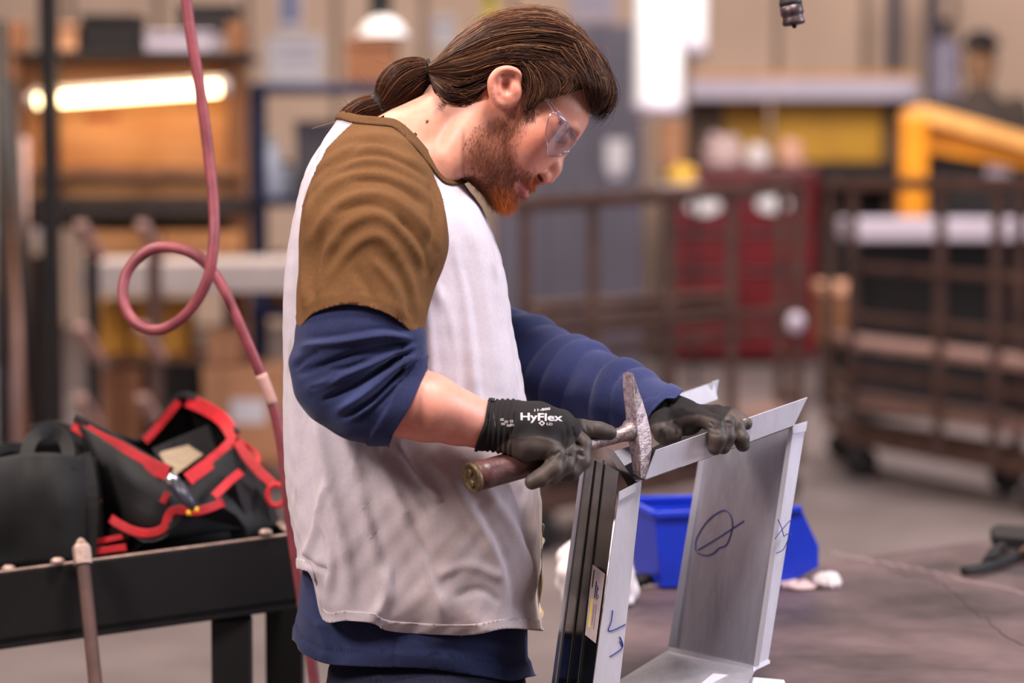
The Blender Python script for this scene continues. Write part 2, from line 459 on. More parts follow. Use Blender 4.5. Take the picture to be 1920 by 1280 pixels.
def rc(x0, y0, x1, y1, d):
    def hit(x, y):
        v = FW + RIGHT * (x - 960) / F - UP * (y - 640) / F; return CAM + v * (d / v[1])
    a = hit(x0, y0); b = hit(x1, y1); k = (y0 + y1) / 2
    return hit(x0, k)[0], hit(x1, k)[0], b[2], a[2], d          # X0, X1, Zlow, Zhigh, Y
def pbox(mb, x0, y0, x1, y1, d, t):
    X0, X1, Z0, Z1, Y = rc(x0, y0, x1, y1, d); mb.box((X0, Y, Z0), (X1, Y + t, Z1)); return mb
def pz(d): return 300 + F * CAMZ / d                       # picture row of the floor at distance d
def part(name, mat, parent, boxes, bevel=.006, **kw):
    mb = MB()
    for b in boxes: pbox(mb, *b)
    return mb.build(name, mat, parent, bevel=bevel, **kw)
def root(name, px, d, label, cat, group=None):
    p = at(px, 300, d); return thing(name, (p[0], p[1], 0.0), label, cat, group)

m_ply = pbr('orange_plywood', (232, 166, 106), .6, 0, col2=(210, 140, 82), scale=2.2, stretch=(1, 1, 6), detail=6)
m_wood = pbr('brown_wood', (150, 98, 60), .65, 0, col2=(112, 70, 44), scale=3, stretch=(6, 6, 1))
m_dark = pbr('dark_steel', (26, 20, 22), .55, .3, var=.2, scale=6)
m_darkblue = pbr('navy_paint', (34, 44, 84), .5, 0, var=.12, scale=8)
m_greymet = pbr('pale_grey_paint', (186, 172, 170), .5, 0, var=.08, scale=4)
m_lav = pbr('lavender_grey_paint', (196, 184, 200), .5, 0, var=.06, scale=4)
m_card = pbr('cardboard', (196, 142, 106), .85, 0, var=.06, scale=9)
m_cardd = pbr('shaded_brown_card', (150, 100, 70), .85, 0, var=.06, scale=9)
m_paper = pbr('white_paper', (226, 220, 226), .8, 0, var=.03)
m_ochre = pbr('ochre_plastic', (206, 142, 44), .5, 0, var=.1)
m_rust = pbr('rusty_brown_steel', (100, 71, 62), .6, .25, col2=(68, 46, 42), scale=9, bump=.2, detail=7)
m_pinkst = pbr('primer_steel', (178, 140, 132), .55, .1, var=.1, scale=8)
m_yellow = pbr('machine_yellow', (212, 156, 36), .5, 0, col2=(186, 132, 30), scale=3)
m_orange = pbr('machine_amber', (238, 150, 22), .45, 0, var=.08, scale=4)
m_locker = pbr('locker_grey', (96, 91, 106), .5, .1, var=.06, scale=2)
m_red = pbr('tool_chest_red', (112, 12, 24), .38, 0, col2=(90, 8, 16), scale=3)
m_white = pbr('white_enamel', (240, 238, 240), .5, 0, var=.03)
m_black = pbr('matt_black', (22, 18, 20), .7, 0, var=.2)
m_chrome = pbr('bright_steel', (206, 204, 212), .25, .9, var=.1, scale=20)

# ---------------------------------------------------------------- left background, about ten metres off
D = 10.6
r = root('plywood_hutch', 245, D, 'tall plywood-faced bench hutch under the lit fluorescent tube', 'hutch')
part('back_panel', m_ply, r, [(48, 112, 440, 312, D + .1, .05)])
part('ledge', m_wood, r, [(40, 312, 450, 332, D - .1, .4)])
part('lower_panel', m_ply, r, [(60, 334, 445, 372, D + .05, .05)])
part('worktop', m_dark, r, [(40, 372, 460, 400, D - .25, .6)])
for x in (20, 428): part('post', m_wood, r, [(x, 40, x + 34, pz(D), D - .02, .1)])
part('skirt_panel', m_dark, r, [(54, 402, 428, 428, D + .15, .04)])
part('drawer', m_ply, r, [(160, 432, 300, 478, D - .05, .4)]); part('drawer', m_ply, r, [(304, 432, 450, 478, D - .05, .4)])
part('top_shelf', m_dark, r, [(20, 96, 462, 110, D - .15, .5)])
part('side_panel', m_dark, r, [(54, 480, 70, pz(D), D + .1, .4)]); part('side_panel', m_dark, r, [(420, 480, 428, pz(D), D + .1, .4)])
lt = root('fluorescent_light', 258, D - .3, 'glowing fluorescent tube mounted across the plywood hutch', 'light')
lt.location.z = float(at(258, 178, D - .3)[2]); ORIG[lt] = np.array(lt.location)
a_, b_ = at(60, 190, D - .22), at(422, 165, D - .22)
mb = MB(); mb.tube([a_, b_], .026, 16); mb.build('tube', emit_mat('lit_tube', (255, 222, 160), 9.0), lt, smooth=True)
mb = MB(); mb.beam(a_ + (0, .09, .03), b_ + (0, .09, .03), .10, .05); mb.build('housing', m_greymet, lt, bevel=.004)
for e, sg in ((a_, -1), (b_, 1)):
    mb = MB(); mb.lathe(e + (sg * .0, 0, 0), b_ - a_, [(-.02, .02), (-.02, .034), (.02, .034), (.02, .02)] if sg > 0 else [(-.02, .02), (-.02, .034), (.02, .034), (.02, .02)], 14); mb.build('end_cap', m_greymet, lt, smooth=True)
def crate(name, rect, d, t, mat, label, cat, lidmat=None, group=None, lip=True):
    r_ = root(name, (rect[0] + rect[2]) / 2, d, label, cat, group); r_.location.z = float(at(0, rect[3], d)[2]); ORIG[r_] = np.array(r_.location)
    x0, y0, x1, y1 = rect; h_ = y1 - y0
    part('body', mat, r_, [(x0 + 2, y0 + h_ * .12, x1 - 2, y1, d, t)])
    if lip: part('lid', lidmat or mat, r_, [(x0, y0, x1, y0 + h_ * .16, d - .012, t + .024)])
    return r_
crate('storage_bin', (270, 58, 400, 96), D, .3, m_lav, 'lavender-grey bin on top of the plywood hutch', 'bin')
crate('storage_bin', (150, 26, 255, 96), D + .05, .3, m_dark, 'dark bin standing tall on top of the plywood hutch', 'bin')
crate('storage_bin', (96, 44, 146, 96), D + .05, .3, m_card, 'small tan box at the left on the plywood hutch', 'box')
crate('storage_bin', (330, 8, 440, 58), D + .3, .3, m_dark, 'black case stacked above the lavender-grey bin', 'case')
rn = root('safety_notice', 190, D, 'round grey notice on the plywood panel', 'notice'); rn.location.z = float(at(190, 250, D)[2]); ORIG[rn] = np.array(rn.location)
c_ = at(190, 252, D + .095); mb = MB(); mb.lathe(c_, (0, -1, 0), [(0, .05), (.006, .05), (.006, .0001)], 20); mb.build('disc', pbr('notice_grey', (150, 128, 118), .6), rn)
part('bar', pbr('notice_red', (190, 90, 60), .6), rn, [(160, 212, 220, 226, D + .085, .01)], bevel=.002)
# grey bench under the hutch and its boxes
D2 = 10.2
r = root('grey_bench', 350, D2, 'long pale grey bench top behind the red hose loop', 'bench')
part('top', m_greymet, r, [(150, 492, 580, 548, D2 - .4, .7)])
for x in (164, 552): part('leg', m_darkblue if x > 400 else m_greymet, r, [(x, 548, x + 14, pz(D2), D2, .06)])
part('middle_shelf', m_wood, r, [(176, 669, 372, 677, D2 - .1, .5)])
part('lower_shelf', m_wood, r, [(164, 862, 566, 876, D2 - .3, .6)])
crate('yellow_bin', (182, 566, 238, 664), D2 + .05, .25, m_ochre, 'tall ochre bin under the grey bench', 'bin')
crate('yellow_bin', (244, 566, 352, 664), D2 + .05, .3, m_ochre, 'wide ochre bin under the bench behind the hose loop', 'bin')
crate('cardboard_box', (388, 616, 450, 682), D2 - .1, .25, m_card, 'small cardboard box standing on the labelled box', 'box')
cb_ = crate('cardboard_box', (378, 688, 532, 857), D2 - .2, .35, m_card, 'large cardboard box with a white label behind the tool bag', 'box')
part('shipping_label', m_paper, cb_, [(432, 748, 498, 794, D2 - .206, .006)], bevel=.001)
crate('machine_motor', (276, 690, 372, 857), D2 + .0, .3, m_dark, 'dark boxy motor under the grey bench', 'motor')
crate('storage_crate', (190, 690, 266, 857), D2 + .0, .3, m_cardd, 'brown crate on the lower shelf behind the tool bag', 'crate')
# rack of slanted arms
for px_, lab in ((172, 'left rusty rack column with slanted pale arms'), (288, 'right rusty rack column with slanted pale arms')):
    D3 = 9.0 + .15 * (px_ > 200)
    r = root('arm_rack', px_, D3, lab, 'rack', 'columns of the arm rack')
    part('column', m_rust if px_ > 200 else m_dark, r, [(px_ - 10, 470, px_ + 12, pz(D3), D3, .08)])
    part('foot', m_dark, r, [(px_ - 24, pz(D3) - 14, px_ + 30, pz(D3), D3 - .3, .6)])
    for y in (420, 612, 744):
        mb = MB(); mb.beam(at(px_ - 22, y, D3 - .25), at(px_ + 14, y + 62, D3 + .01), .045, .03); mb.build('arm', m_pinkst, r, bevel=.004)
# dark steel post and neighbours at the left edge
D4 = 9.3
r = root('steel_post', 94, D4, 'dark steel post rising past the end of the fluorescent tube', 'post')
part('shaft', m_dark, r, [(78, -60, 108, pz(D4), D4, .1)]); part('base_plate', m_dark, r, [(60, pz(D4) - 10, 128, pz(D4), D4 - .1, .3)])
r = root('pipe_stand', 30, D4 + .6, 'leaning rusty pipes at the far left edge', 'pipes')
for (xa, ya, xb, yb, wd) in ((18, 150, 62, 760, .05), (44, 260, 34, 820, .05), (2, 40, 8, 900, .06)):
    mb = MB(); a2 = at(xa, ya, D4 + .7); b2 = at(xb, yb, D4 + .5); mb.tube([a2, b2 + (b2 - a2) * (b2[2] - .01) / max(a2[2] - b2[2], .1)], wd / 2, 10); mb.build('pipe', m_pinkst if xa == 44 else m_dark, r, smooth=True)
part('floor_tray', m_dark, r, [(-30, pz(D4 + .5) - 12, 70, pz(D4 + .5), D4 + .3, .5)])
r = root('grey_cabinet', 10, 11.5, 'grey cabinet at the far left behind the leaning pipes', 'cabinet')
part('body', pbr('cabinet_grey', (128, 120, 132), .5), r, [(-80, 560, 62, pz(11.5), 11.5, .5)]); part('top', m_greymet, r, [(-84, 428, 70, 462, 11.45, .6)]); part('door', pbr('cabinet_pale', (170, 164, 176), .5), r, [(-20, 690, 34, 840, 11.48, .02)])
part('leg', m_dark, r, [(-70, 462, -56, 560, 11.5, .05)]); part('leg', m_dark, r, [(40, 462, 54, 560, 11.5, .05)])
# blue shelving frame with bottles and bins
D5 = 11.2
r = root('blue_shelving', 600, D5, 'blue steel shelving frame behind the man', 'shelving')
for x in (470, 760): part('upright', m_darkblue, r, [(x, 160, x + 30, pz(D5), D5, .07)])
for y in (156, 372, 580, 800): part('shelf', m_darkblue, r, [(466, y, 790, y + 16, D5 - .05, .55)])
def bottle(px_, y0, y1, d, w, mat, capm, label, cat='bottle', group=None):
    a2, b2 = at(px_, y1, d), at(px_, y0, d); h_ = b2[2] - a2[2]
    r_ = thing(cat.replace(' ', '_'), a2, label, cat, group); w2 = w / F * d / 2
    mb = MB(); mb.lathe(a2, (0, 0, 1), [(0, w2 * .94), (.004, w2), (h_ * .72, w2), (h_ * .80, w2 * .8), (h_ * .84, w2 * .45), (h_ * .86, w2 * .45)], 20); mb.build('body', mat, r_, smooth=True)
    mb = MB(); mb.lathe(a2, (0, 0, 1), [(h_ * .85, w2 * .5), (h_ * .86, w2 * .55), (h_ * .99, w2 * .5), (h_, .001)], 16); mb.build('cap', capm, r_, smooth=True)
m_gloss = pbr('glossy_white_blue', (226, 232, 250), .12, 0, var=.03)
bottle(506, 252, 369, D5 + .05, 44, m_gloss, m_white, 'shiny white bottle at the left end of the blue shelf', 'spray bottle')
bottle(536, 300, 368, D5 + .25, 40, m_gloss, m_darkblue, 'shorter pale bottle beside the shiny bottle on the blue shelf', 'spray bottle')
bottle(522, 470, 574, D5 + .1, 52, pbr('brown_bottle', (120, 76, 48), .2), m_black, 'brown bottle on the lower blue shelf', 'spray bottle')
crate('grey_bin', (552, 226, 650, 368), D5 + .1, .35, pbr('slate_bin', (74, 70, 82), .6), 'slate grey bin on the upper blue shelf', 'bin')
crate('grey_bin', (560, 430, 660, 574), D5 + .1, .35, pbr('dark_bin', (52, 44, 48), .6), 'dark bin on the middle blue shelf', 'bin')
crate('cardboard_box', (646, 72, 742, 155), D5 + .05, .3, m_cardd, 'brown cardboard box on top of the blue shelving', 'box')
hh = thing('hard_hat', at(718, 70, D5 + .15), 'white hard hat resting on the brown box above the blue shelving', 'hard hat')
v_ = Vol((-.2, -.02, -.2), (.2, .2, .2), .008); v_.f = v_.ell((0, 0, 0), (.11, .10, .10)); v_.f = smax(v_.f, -v_.Y + 0 * v_.f, .01); a3, q3 = v_.mesh()
mk('shell', np.stack([a3[:, 0], a3[:, 2], a3[:, 1]], 1) * 1.0 + ORIG[hh], q3[:, ::-1], m_white, hh)
mb = MB(); mb.lathe(ORIG[hh], (0, 0, 1), [(0, .10), (0, .145), (.008, .145), (.012, .10)], 28); mb.build('brim', m_white, hh, smooth=True)
crate('black_case', (690, -20, 730, 44), D5 + .9, .3, m_black, 'black case high on the wall above the hard hat', 'case')
# papers and signs on the back wall
def sheet(rect, mat, label, cat, bars=()):
    r_ = root(cat.replace(' ', '_'), (rect[0] + rect[2]) / 2, WY - .04, label, cat); r_.location.z = float(at(0, rect[3], WY)[2]); ORIG[r_] = np.array(r_.location)
    part('board', mat, r_, [(*rect, WY - .03, .02)], bevel=.003)
    for b, m_ in bars: part('print_block', m_, r_, [(*b, WY - .036, .006)], bevel=.001)
m_blueink = pbr('blue_print', (120, 130, 176), .7)
sheet((500, 66, 606, 156), m_paper, 'large white notice on the wall above the blue shelving', 'wall notice', [((514, 84, 590, 92), pbr('lilac_print', (190, 184, 206), .7)), ((514, 104, 590, 112), pbr('lilac_print', (190, 184, 206), .7))])
sheet((522, -30, 566, 58), m_paper, 'blue printed poster higher on the wall', 'wall poster', [((530, -20, 558, 44), m_blueink)])
sheet((1068, -30, 1156, 40), m_lav, 'pale lavender sheet on the wall above the grey locker', 'wall sheet', [((1080, 0, 1140, 6), m_blueink)])
sheet((906, -40, 934, 44), pbr('sign_yellow', (232, 210, 50), .5), 'narrow yellow sign on the wall above the man', 'wall sign', [((912, -30, 928, 0), m_black)])
sheet((812, 30, 852, 90), m_paper, 'small white notice on the wall left of the yellow sign', 'wall notice', [((818, 44, 846, 50), m_blueink)])

# ---------------------------------------------------------------- right background
D6 = 18.2
r = root('grey_locker', 1066, D6, 'tall grey steel locker behind the man', 'locker')
part('body', m_locker, r, [(926, 46, 1206, pz(D6), D6, .8)], bevel=.02)
for x in (930, 1024, 1116): part('door', m_locker, r, [(x, 60, x + 88, pz(D6) - 20, D6 - .025, .025)], bevel=.008)
for x in (1006, 1100, 1196): part('handle', m_chrome, r, [(x, 330, x + 5, 372, D6 - .06, .03)], bevel=.004)
r = root('sticker', 1156, D6, 'white sticker on the grey locker door', 'sticker'); r.location.z = float(at(0, 330, D6)[2]); ORIG[r] = np.array(r.location)
part('patch', m_paper, r, [(1136, 262, 1176, 318, D6 - .035, .008)], bevel=.003); part('tail', m_lav, r, [(1142, 318, 1168, 334, D6 - .035, .008)], bevel=.003)
# white flexible ducts hanging in front of the wall
m_duct = pbr('white_flexible_duct', (250, 248, 250), .6, 0, var=.02)
def flex(px_, y1, d, wd, label):
    a2 = at(px_, y1, d); w2 = wd / F * d / 2; top = 4.2; r_ = thing('flexible_duct', a2, label, 'duct', 'white hanging ducts')
    prof = []; h_ = 0.0
    while h_ < top - a2[2]: prof += [(h_, w2 * .96), (h_ + .05, w2)]; h_ += .10
    mb = MB(); mb.lathe(a2, (0, 0, 1), prof, 24); mb.build('sleeve', m_duct, r_, smooth=True)
    mb = MB(); mb.lathe(a2, (0, 0, 1), [(-.03, w2 * .8), (-.04, w2 * 1.0), (.02, w2 * 1.04), (.06, w2 * 1.0)], 24); mb.build('end_ring', m_lav, r_, smooth=True)
flex(1234, 206, 15.5, 96, 'wide white flexible duct hanging beside the grey locker')
flex(1300, 96, 16.2, 52, 'narrower white flexible duct right of the wide one')
area_light('duct_fill_light', (at(1250, 0, 14.6)[0], 14.2, 3.9), tuple(at(1245, 80, 15.5)), (.8, .4), 48, (1.0, .97, .95))  # extra light added to make the white ducts glow bright
# red tool chest and what lies on it
D7 = 18.0
r = root('red_tool_chest', 1392, D7, 'dark red rolling tool chest beyond the rusty cart', 'tool chest')
part('body', m_red, r, [(1252, 312, 1532, pz(D7) - 16, D7, .7)], bevel=.02)
for k, (y0, y1) in enumerate(((322, 372), (378, 428), (434, 500), (506, 580), (586, 650))):
    dr = part('drawer', m_red, r, [(1260, y0, 1388, y1, D7 - .03, .03)], bevel=.006); part('pull', m_dark, dr, [(1268, y0 + 4, 1380, y0 + 9, D7 - .05, .02)], bevel=.002)
    dr = part('drawer', m_red, r, [(1396, y0, 1524, y1, D7 - .03, .03)], bevel=.006); part('pull', m_dark, dr, [(1404, y0 + 4, 1516, y0 + 9, D7 - .05, .02)], bevel=.002)
for x in (1262, 1500): part('caster', m_black, r, [(x, pz(D7) - 16, x + 20, pz(D7), D7 + .05, .08)])
for x, y, lab in ((1320, 386, 'white oval tag on the left drawer of the red tool chest'), (1450, 382, 'pink-white oval tag on the right drawer of the red tool chest')):
    c_ = at(x, y, D7 - .085); t_ = thing('drawer_tag', c_, lab, 'tag')
    mb = MB(); th = np.linspace(0, 2 * math.pi, 21)[:-1]; mb.prism([c_ + np.array([math.cos(t) * .125, 0, math.sin(t) * .066]) for t in th], (0, -.008, 0)); mb.build('plate', m_paper, t_)
    mb = MB(); mb.prism([c_ + np.array([math.cos(t) * .08, -.008, math.sin(t) * .03]) for t in th], (0, -.004, 0)); mb.build('field', m_white, t_)
def rag(px_, py_, d, rx_, ry_, rz_, mat, label, seed, cat='rag', name='rag', flat=None):
    """crumpled cloth lying on something: a folded lump with creases"""
    c_ = at(px_, py_, d); h_ = max(rx_, ry_, rz_) / 22
    v = Vol((-rx_ * 1.5, -ry_ * 1.5, -rz_ * .2), (rx_ * 1.5, ry_ * 1.5, rz_ * 1.6), h_)
    rs = np.random.default_rng(seed); v.f = v.ell((0, 0, rz_ * .3), (rx_ * .8, ry_ * .8, rz_ * .6))
    for q_ in range(5): v.add(v.ell((rs.uniform(-.6, .6) * rx_, rs.uniform(-.5, .5) * ry_, rs.uniform(.1, .5) * rz_), (rx_ * rs.uniform(.25, .5), ry_ * rs.uniform(.3, .5), rz_ * rs.uniform(.3, .6))), h_ * 2)
    v.f = smax(v.f, -v.Z + 0 * v.f, h_ * .8); V_, Q_ = v.mesh(); T_ = tri(Q_); N_ = vnormals(V_, T_)
    m_ = np.abs(vnoise(V_, 7 / rx_, seed)); V_ = V_ + N_ * (rx_ * .10 * (m_ - .4) * (V_[:, 2] > h_))[:, None]
    V_[:, 2] -= V_[:, 2].min()
    return mk(name, V_ + c_, T_, mat, label=label, cat=cat, origin=c_)
m_ragp = pbr('pinkish_rag', (214, 186, 184), .9, 0, var=.08, scale=10); m_ragw = pbr('white_rag', (226, 214, 214), .9, 0, var=.08, scale=14)
zt = 312
rag(1354, zt - 1, D7 + .25, .17, .15, .26, m_ragp, 'grey-pink rag heap on the left of the red tool chest', 1)
rag(1420, zt - 1, D7 + .2, .12, .12, .19, m_ragw, 'white rag heap in the middle of the red tool chest', 2)
rag(1484, zt - 1, D7 + .2, .10, .10, .22, pbr('salmon_rag', (232, 176, 154), .9), 'salmon rag bunched on the right of the red tool chest', 3)
crate('parts_box', (1236, 226, 1286, 312), D7 + .1, .25, m_card, 'tan parts box on the left end of the red tool chest', 'box')
rag(1276, 342, 16.1, .12, .08, .12, pbr('yellow_cloth', (236, 186, 72), .8), 'yellow cloth bundle in front of the red tool chest', 4)
sh_ = root('side_stand', 1268, 16.1, 'narrow grey stand left of the red tool chest', 'stand')
part('top', m_greymet, sh_, [(1236, 344, 1314, 352, 15.9, .4)])
for x in (1240, 1300): part('leg', m_dark, sh_, [(x, 352, x + 8, pz(16.1), 16.1, .05)])
# yellow shear with grey beam
D8 = 19.6
r = root('yellow_shear', 1510, D8, 'yellow plate shear with a pale grey beam on top', 'machine')
part('beam', m_lav, r, [(1290, 146, 1724, 188, D8 - .3, .35)], bevel=.02)
part('front_plate', m_yellow, r, [(1452, 188, 1656, 304, D8, .2)], bevel=.015)
part('front_plate', m_yellow, r, [(1300, 188, 1440, 300, D8 + .1, .1)], bevel=.015)
for x in (1296, 1660): part('side_frame', pbr('shear_brown', (96, 70, 58), .6), r, [(x, 188, x + 60, pz(D8), D8 + .05, .8)], bevel=.015)
part('bed', m_dark, r, [(1300, 304, 1716, 350, D8 - .2, .6)], bevel=.015)
part('kick_panel', m_dark, r, [(1330, 350, 1690, pz(D8), D8 + .2, .1)])
part('top_trim', m_ochre, r, [(1292, 136, 1720, 146, D8 - .1, .2)])
for x, lab in ((1664, 'dark steel column behind the yellow shear, nearer the middle'), (1736, 'dark steel column behind the amber press')):
    r = root('steel_column', x, 21.0, lab, 'column'); part('shaft', pbr('column_slate', (62, 58, 74), .6), r, [(x, -80, x + 24, pz(21.0), 21.0, .12)]); part('base', m_dark, r, [(x - 14, pz(21.0) - 8, x + 38, pz(21.0), 20.9, .3)])
r = root('grey_cylinder_tank', 1764, 18.8, 'lavender-grey upright tank beside the dark column', 'tank')
a2 = at(1764, pz(18.8), 18.8); mb = MB(); hz = at(0, 70, 18.8)[2]; mb.lathe((a2[0], a2[1], 0), (0, 0, 1), [(0, .12), (.05, .125), (hz - .1, .125), (hz - .02, .07), (hz, .001)], 20); mb.build('shell', pbr('tank_grey', (120, 112, 130), .5), r, smooth=True)
mb = MB(); mb.lathe((a2[0], a2[1], hz - .01), (0, 0, 1), [(0, .03), (.08, .03), (.1, .05), (.13, .05), (.14, .001)], 12); mb.build('valve', m_dark, r, smooth=True)
# amber press at the right edge
D9 = 15.2
r = root('amber_press', 1810, D9, 'amber yellow press frame with a black opening at the right edge', 'machine')
mb = MB()
mb.prism([at(1704, 214, D9), at(1730, 196, D9), at(1960, 262, D9), at(1960, 290, D9), at(1742, 232, D9)], (0, .5, 0)); mb.build('top_cover', pbr('amber_light', (250, 176, 96), .5), r, bevel=.01)
part('front_post', m_orange, r, [(1690, 216, 1738, pz(D9), D9 - .05, .2)], bevel=.02)
mb = MB(); mb.prism([at(1738, 232, D9 + .1), at(1960, 290, D9 + .1), at(1960, 322, D9 + .1), at(1738, 286, D9 + .1)], (0, .35, 0)); mb.build('guard', m_orange, r, bevel=.01)
part('inner_housing', m_black, r, [(1740, 262, 1970, 400, D9 + .2, .5)])
part('rear_post', m_orange, r, [(1930, 270, 1980, pz(D9), D9 + .4, .2)], bevel=.02)
part('lower_housing', m_black, r, [(1740, 470, 1940, pz(D9), D9 + .2, .5)])
part('label_plate', m_lav, r, [(1850, 302, 1896, 330, D9 + .19, .02)])
r = root('white_table', 1760, 14.2, 'pale machine table in front of the amber press', 'table')
part('top', m_lav, r, [(1596, 412, 1980, 452, 14.0, .6)], bevel=.015)
for x in (1606, 1900): part('leg', m_dark, r, [(x, 452, x + 16, pz(14.2), 14.2, .06)])
part('dark_panel', m_dark, r, [(1622, 452, 1960, pz(14.2), 14.25, .3)])  # dark sheet added so the space below the table stays dark
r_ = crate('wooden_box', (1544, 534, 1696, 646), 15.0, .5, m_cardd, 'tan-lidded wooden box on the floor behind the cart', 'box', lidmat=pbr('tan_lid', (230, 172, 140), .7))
part('plinth', m_dark, r_, [(1552, 646, 1688, pz(15.0), 15.05, .4)])
# far worker in a black cap
D10 = 17.2
pv_ = Vol((-.45, -.10, -.30), (.45, 1.80, .30), .02)
pv_.f = pv_.ell((0, 1.62, 0), (.085, .115, .10)); pv_.add(pv_.cone((0, 1.42, 0), (0, 1.55, 0), .06, .055), .03)
pv_.add(pv_.ell((0, 1.18, 0), (.20, .30, .13)), .05); pv_.add(pv_.ell((0, .90, 0), (.17, .16, .12)), .05)
for s in (1, -1):
    pv_.add(pv_.chain([(s * .19, 1.38, 0), (s * .25, 1.12, .02), (s * .18, .95, .14)], [.07, .055, .042], .03), .03)
    pv_.add(pv_.chain([(s * .09, .88, 0), (s * .10, .46, .02), (s * .10, .06, 0)], [.10, .075, .055], .03), .03)
    pv_.add(pv_.ell((s * .10, .045, .06), (.05, .045, .13)), .02)
W1, W2 = pv_.mesh(); p10 = at(1836, 300, D10); zc = at(0, 70, D10)[2]; sc_ = (zc) / 1.75
Wd = np.stack([W1[:, 0] * sc_, -W1[:, 2] * sc_, W1[:, 1] * sc_], 1); Wd[:, 2] -= Wd[:, 2].min()
yy = W1[:, 1]
colw = np.where((yy > 1.50)[:, None], np.array(s2l((150, 112, 84))), np.where((yy > .92)[:, None], np.array(s2l((64, 52, 46))), np.array(s2l((44, 42, 52)))))
wk = mk('person', Wd + np.array([p10[0], p10[1], 0]), W2, vcol_mat('worker_far', .8), col=colw, origin=(p10[0], p10[1], 0), label='distant worker in a black cap and dark clothes behind the amber press', cat='person')
v_ = Vol((-.2, -.05, -.2), (.2, .2, .3), .012); v_.f = v_.ell((0, 0, 0), (.10, .095, .115)); v_.f = smax(v_.f, -v_.Y + 0 * v_.f, .01); v_.add(v_.ell((0, .008, .12), (.07, .012, .07)), .01)
a3, q3 = v_.mesh(); mk('cap', np.stack([a3[:, 0], -a3[:, 2], a3[:, 1]], 1) * sc_ + np.array([p10[0], p10[1], 1.655 * sc_ + .05]), q3, m_black, wk)
# rusty rack carts
def wheel(name, c_, r0_, parent):
    mb = MB(); mb.lathe(np.array(c_) - (0, .03, 0), (0, 1, 0), [(0, r0_ * .5), (0, r0_ * .95), (.01, r0_), (.05, r0_), (.06, r0_ * .95), (.06, r0_ * .5)], 20); return mb.build(name, m_black, parent, smooth=True)
def rackcart(name, xs, dl, dr, ytl, ytr, zsh, label, depth, rails, backrails=(), pipes=0):
    x0, x1 = xs[0], xs[-1]; r_ = root(name, (x0 + x1) / 2, (dl + dr) / 2, label, 'cart', 'rusty rack carts')
    def P(x, z, back=0.0):
        t = (x - x0) / (x1 - x0); d = 1 / ((1 - t) / dl + t / dr); p = at(x, 300, d); return np.array([p[0], p[1] + back, z])
    zt0, zt1 = at(0, ytl, dl)[2], at(0, ytr, dr)[2]; zt_ = lambda x: zt0 + (zt1 - zt0) * (x - x0) / (x1 - x0)
    for bk in (0, depth):
        mb = MB(); mb.beam(P(x0 - 12, zt_(x0), bk), P(x1 + 8, zt_(x1), bk), .05, .05); mb.build('top_rail', m_rust, r_, bevel=.004)
        for x in (xs if bk == 0 else (xs[0], xs[-1])):
            mb = MB(); mb.beam(P(x, .16, bk), P(x, zt_(x), bk), .045, .045, up=(0, 1, 0)); mb.build('post', m_rust, r_, bevel=.004)
        for z in (rails if bk == 0 else backrails):
            mb = MB(); mb.beam(P(x0, z, bk), P(x1, z, bk), .035, .035); mb.build('rail', m_rust, r_, bevel=.003)
    for x in (x0, x1):
        for z in (zt_(x), .45):
            mb = MB(); mb.beam(P(x, z, 0), P(x, z, depth), .04, .04); mb.build('cross_bar', m_rust, r_, bevel=.003)
    a2, b2, c2, d2 = P(x0 - 6, .16), P(x1 + 6, .16), P(x1 + 6, .16, depth), P(x0 - 6, .16, depth)
    mb = MB(); mb.slab([a2, b2, c2, d2], (0, 0, 1), .07); mb.build('platform', m_rust, r_, bevel=.006)
    for z in zsh:
        k_ = [P(x0 + 4, z), P(x1 - 4, z), P(x1 - 4, z, depth), P(x0 + 4, z, depth)]
        mb = MB(); mb.slab(k_, (0, 0, 1), .03); mb.build('shelf', pbr('cart_shelf', (150, 116, 108), .55, .2), r_, bevel=.004)
    for x in (x0 + 25, x1 - 25):
        for bk in (.06, depth - .06): wheel('caster', P(x, .08, bk), .08, r_)
    if pipes:
        for k in range(pipes):
            mb = MB(); z = max(rails) + .04 + .05 * (k % 2); mb.tube([P(x0 + 14, z, .2 + .06 * k), P(x1 - 120, z - .02, .2 + .06 * k)], .022, 10); mb.build('loaded_pipe', m_rust, r_, smooth=True)
    return r_
rackcart('rack_cart', [985, 1112, 1258, 1374, 1498], 9.2, 10.8, 386, 352, (.36,), 'rusty rack cart standing behind the man and the hammer', .7, (.78, .86), (.80,), pipes=4)
rackcart('rack_cart', [1600, 1766, 1872, 1990], 11.6, 10.2, 346, 346, (.34, .62), 'rusty rack cart at the right edge of the hall', .8, (.52, .78, 1.02), (.62,))
r = root('plastic_knob', 1492, 10.6, 'white plastic ball on the rail of the left rack cart', 'knob'); c_ = at(1492, 606, 10.66)
mb = MB(); mb.lathe(c_ - (0, 0, .05), (0, 0, 1), [(0, .001), (.012, .03), (.05, .045), (.09, .03), (.1, .001)], 16); mb.build('ball', m_lav, r, smooth=True)
mb = MB(); mb.lathe(c_ - (0, 0, .10), (0, 0, 1), [(0, .012), (.06, .012)], 10); mb.build('stem', m_dark, r, smooth=True)
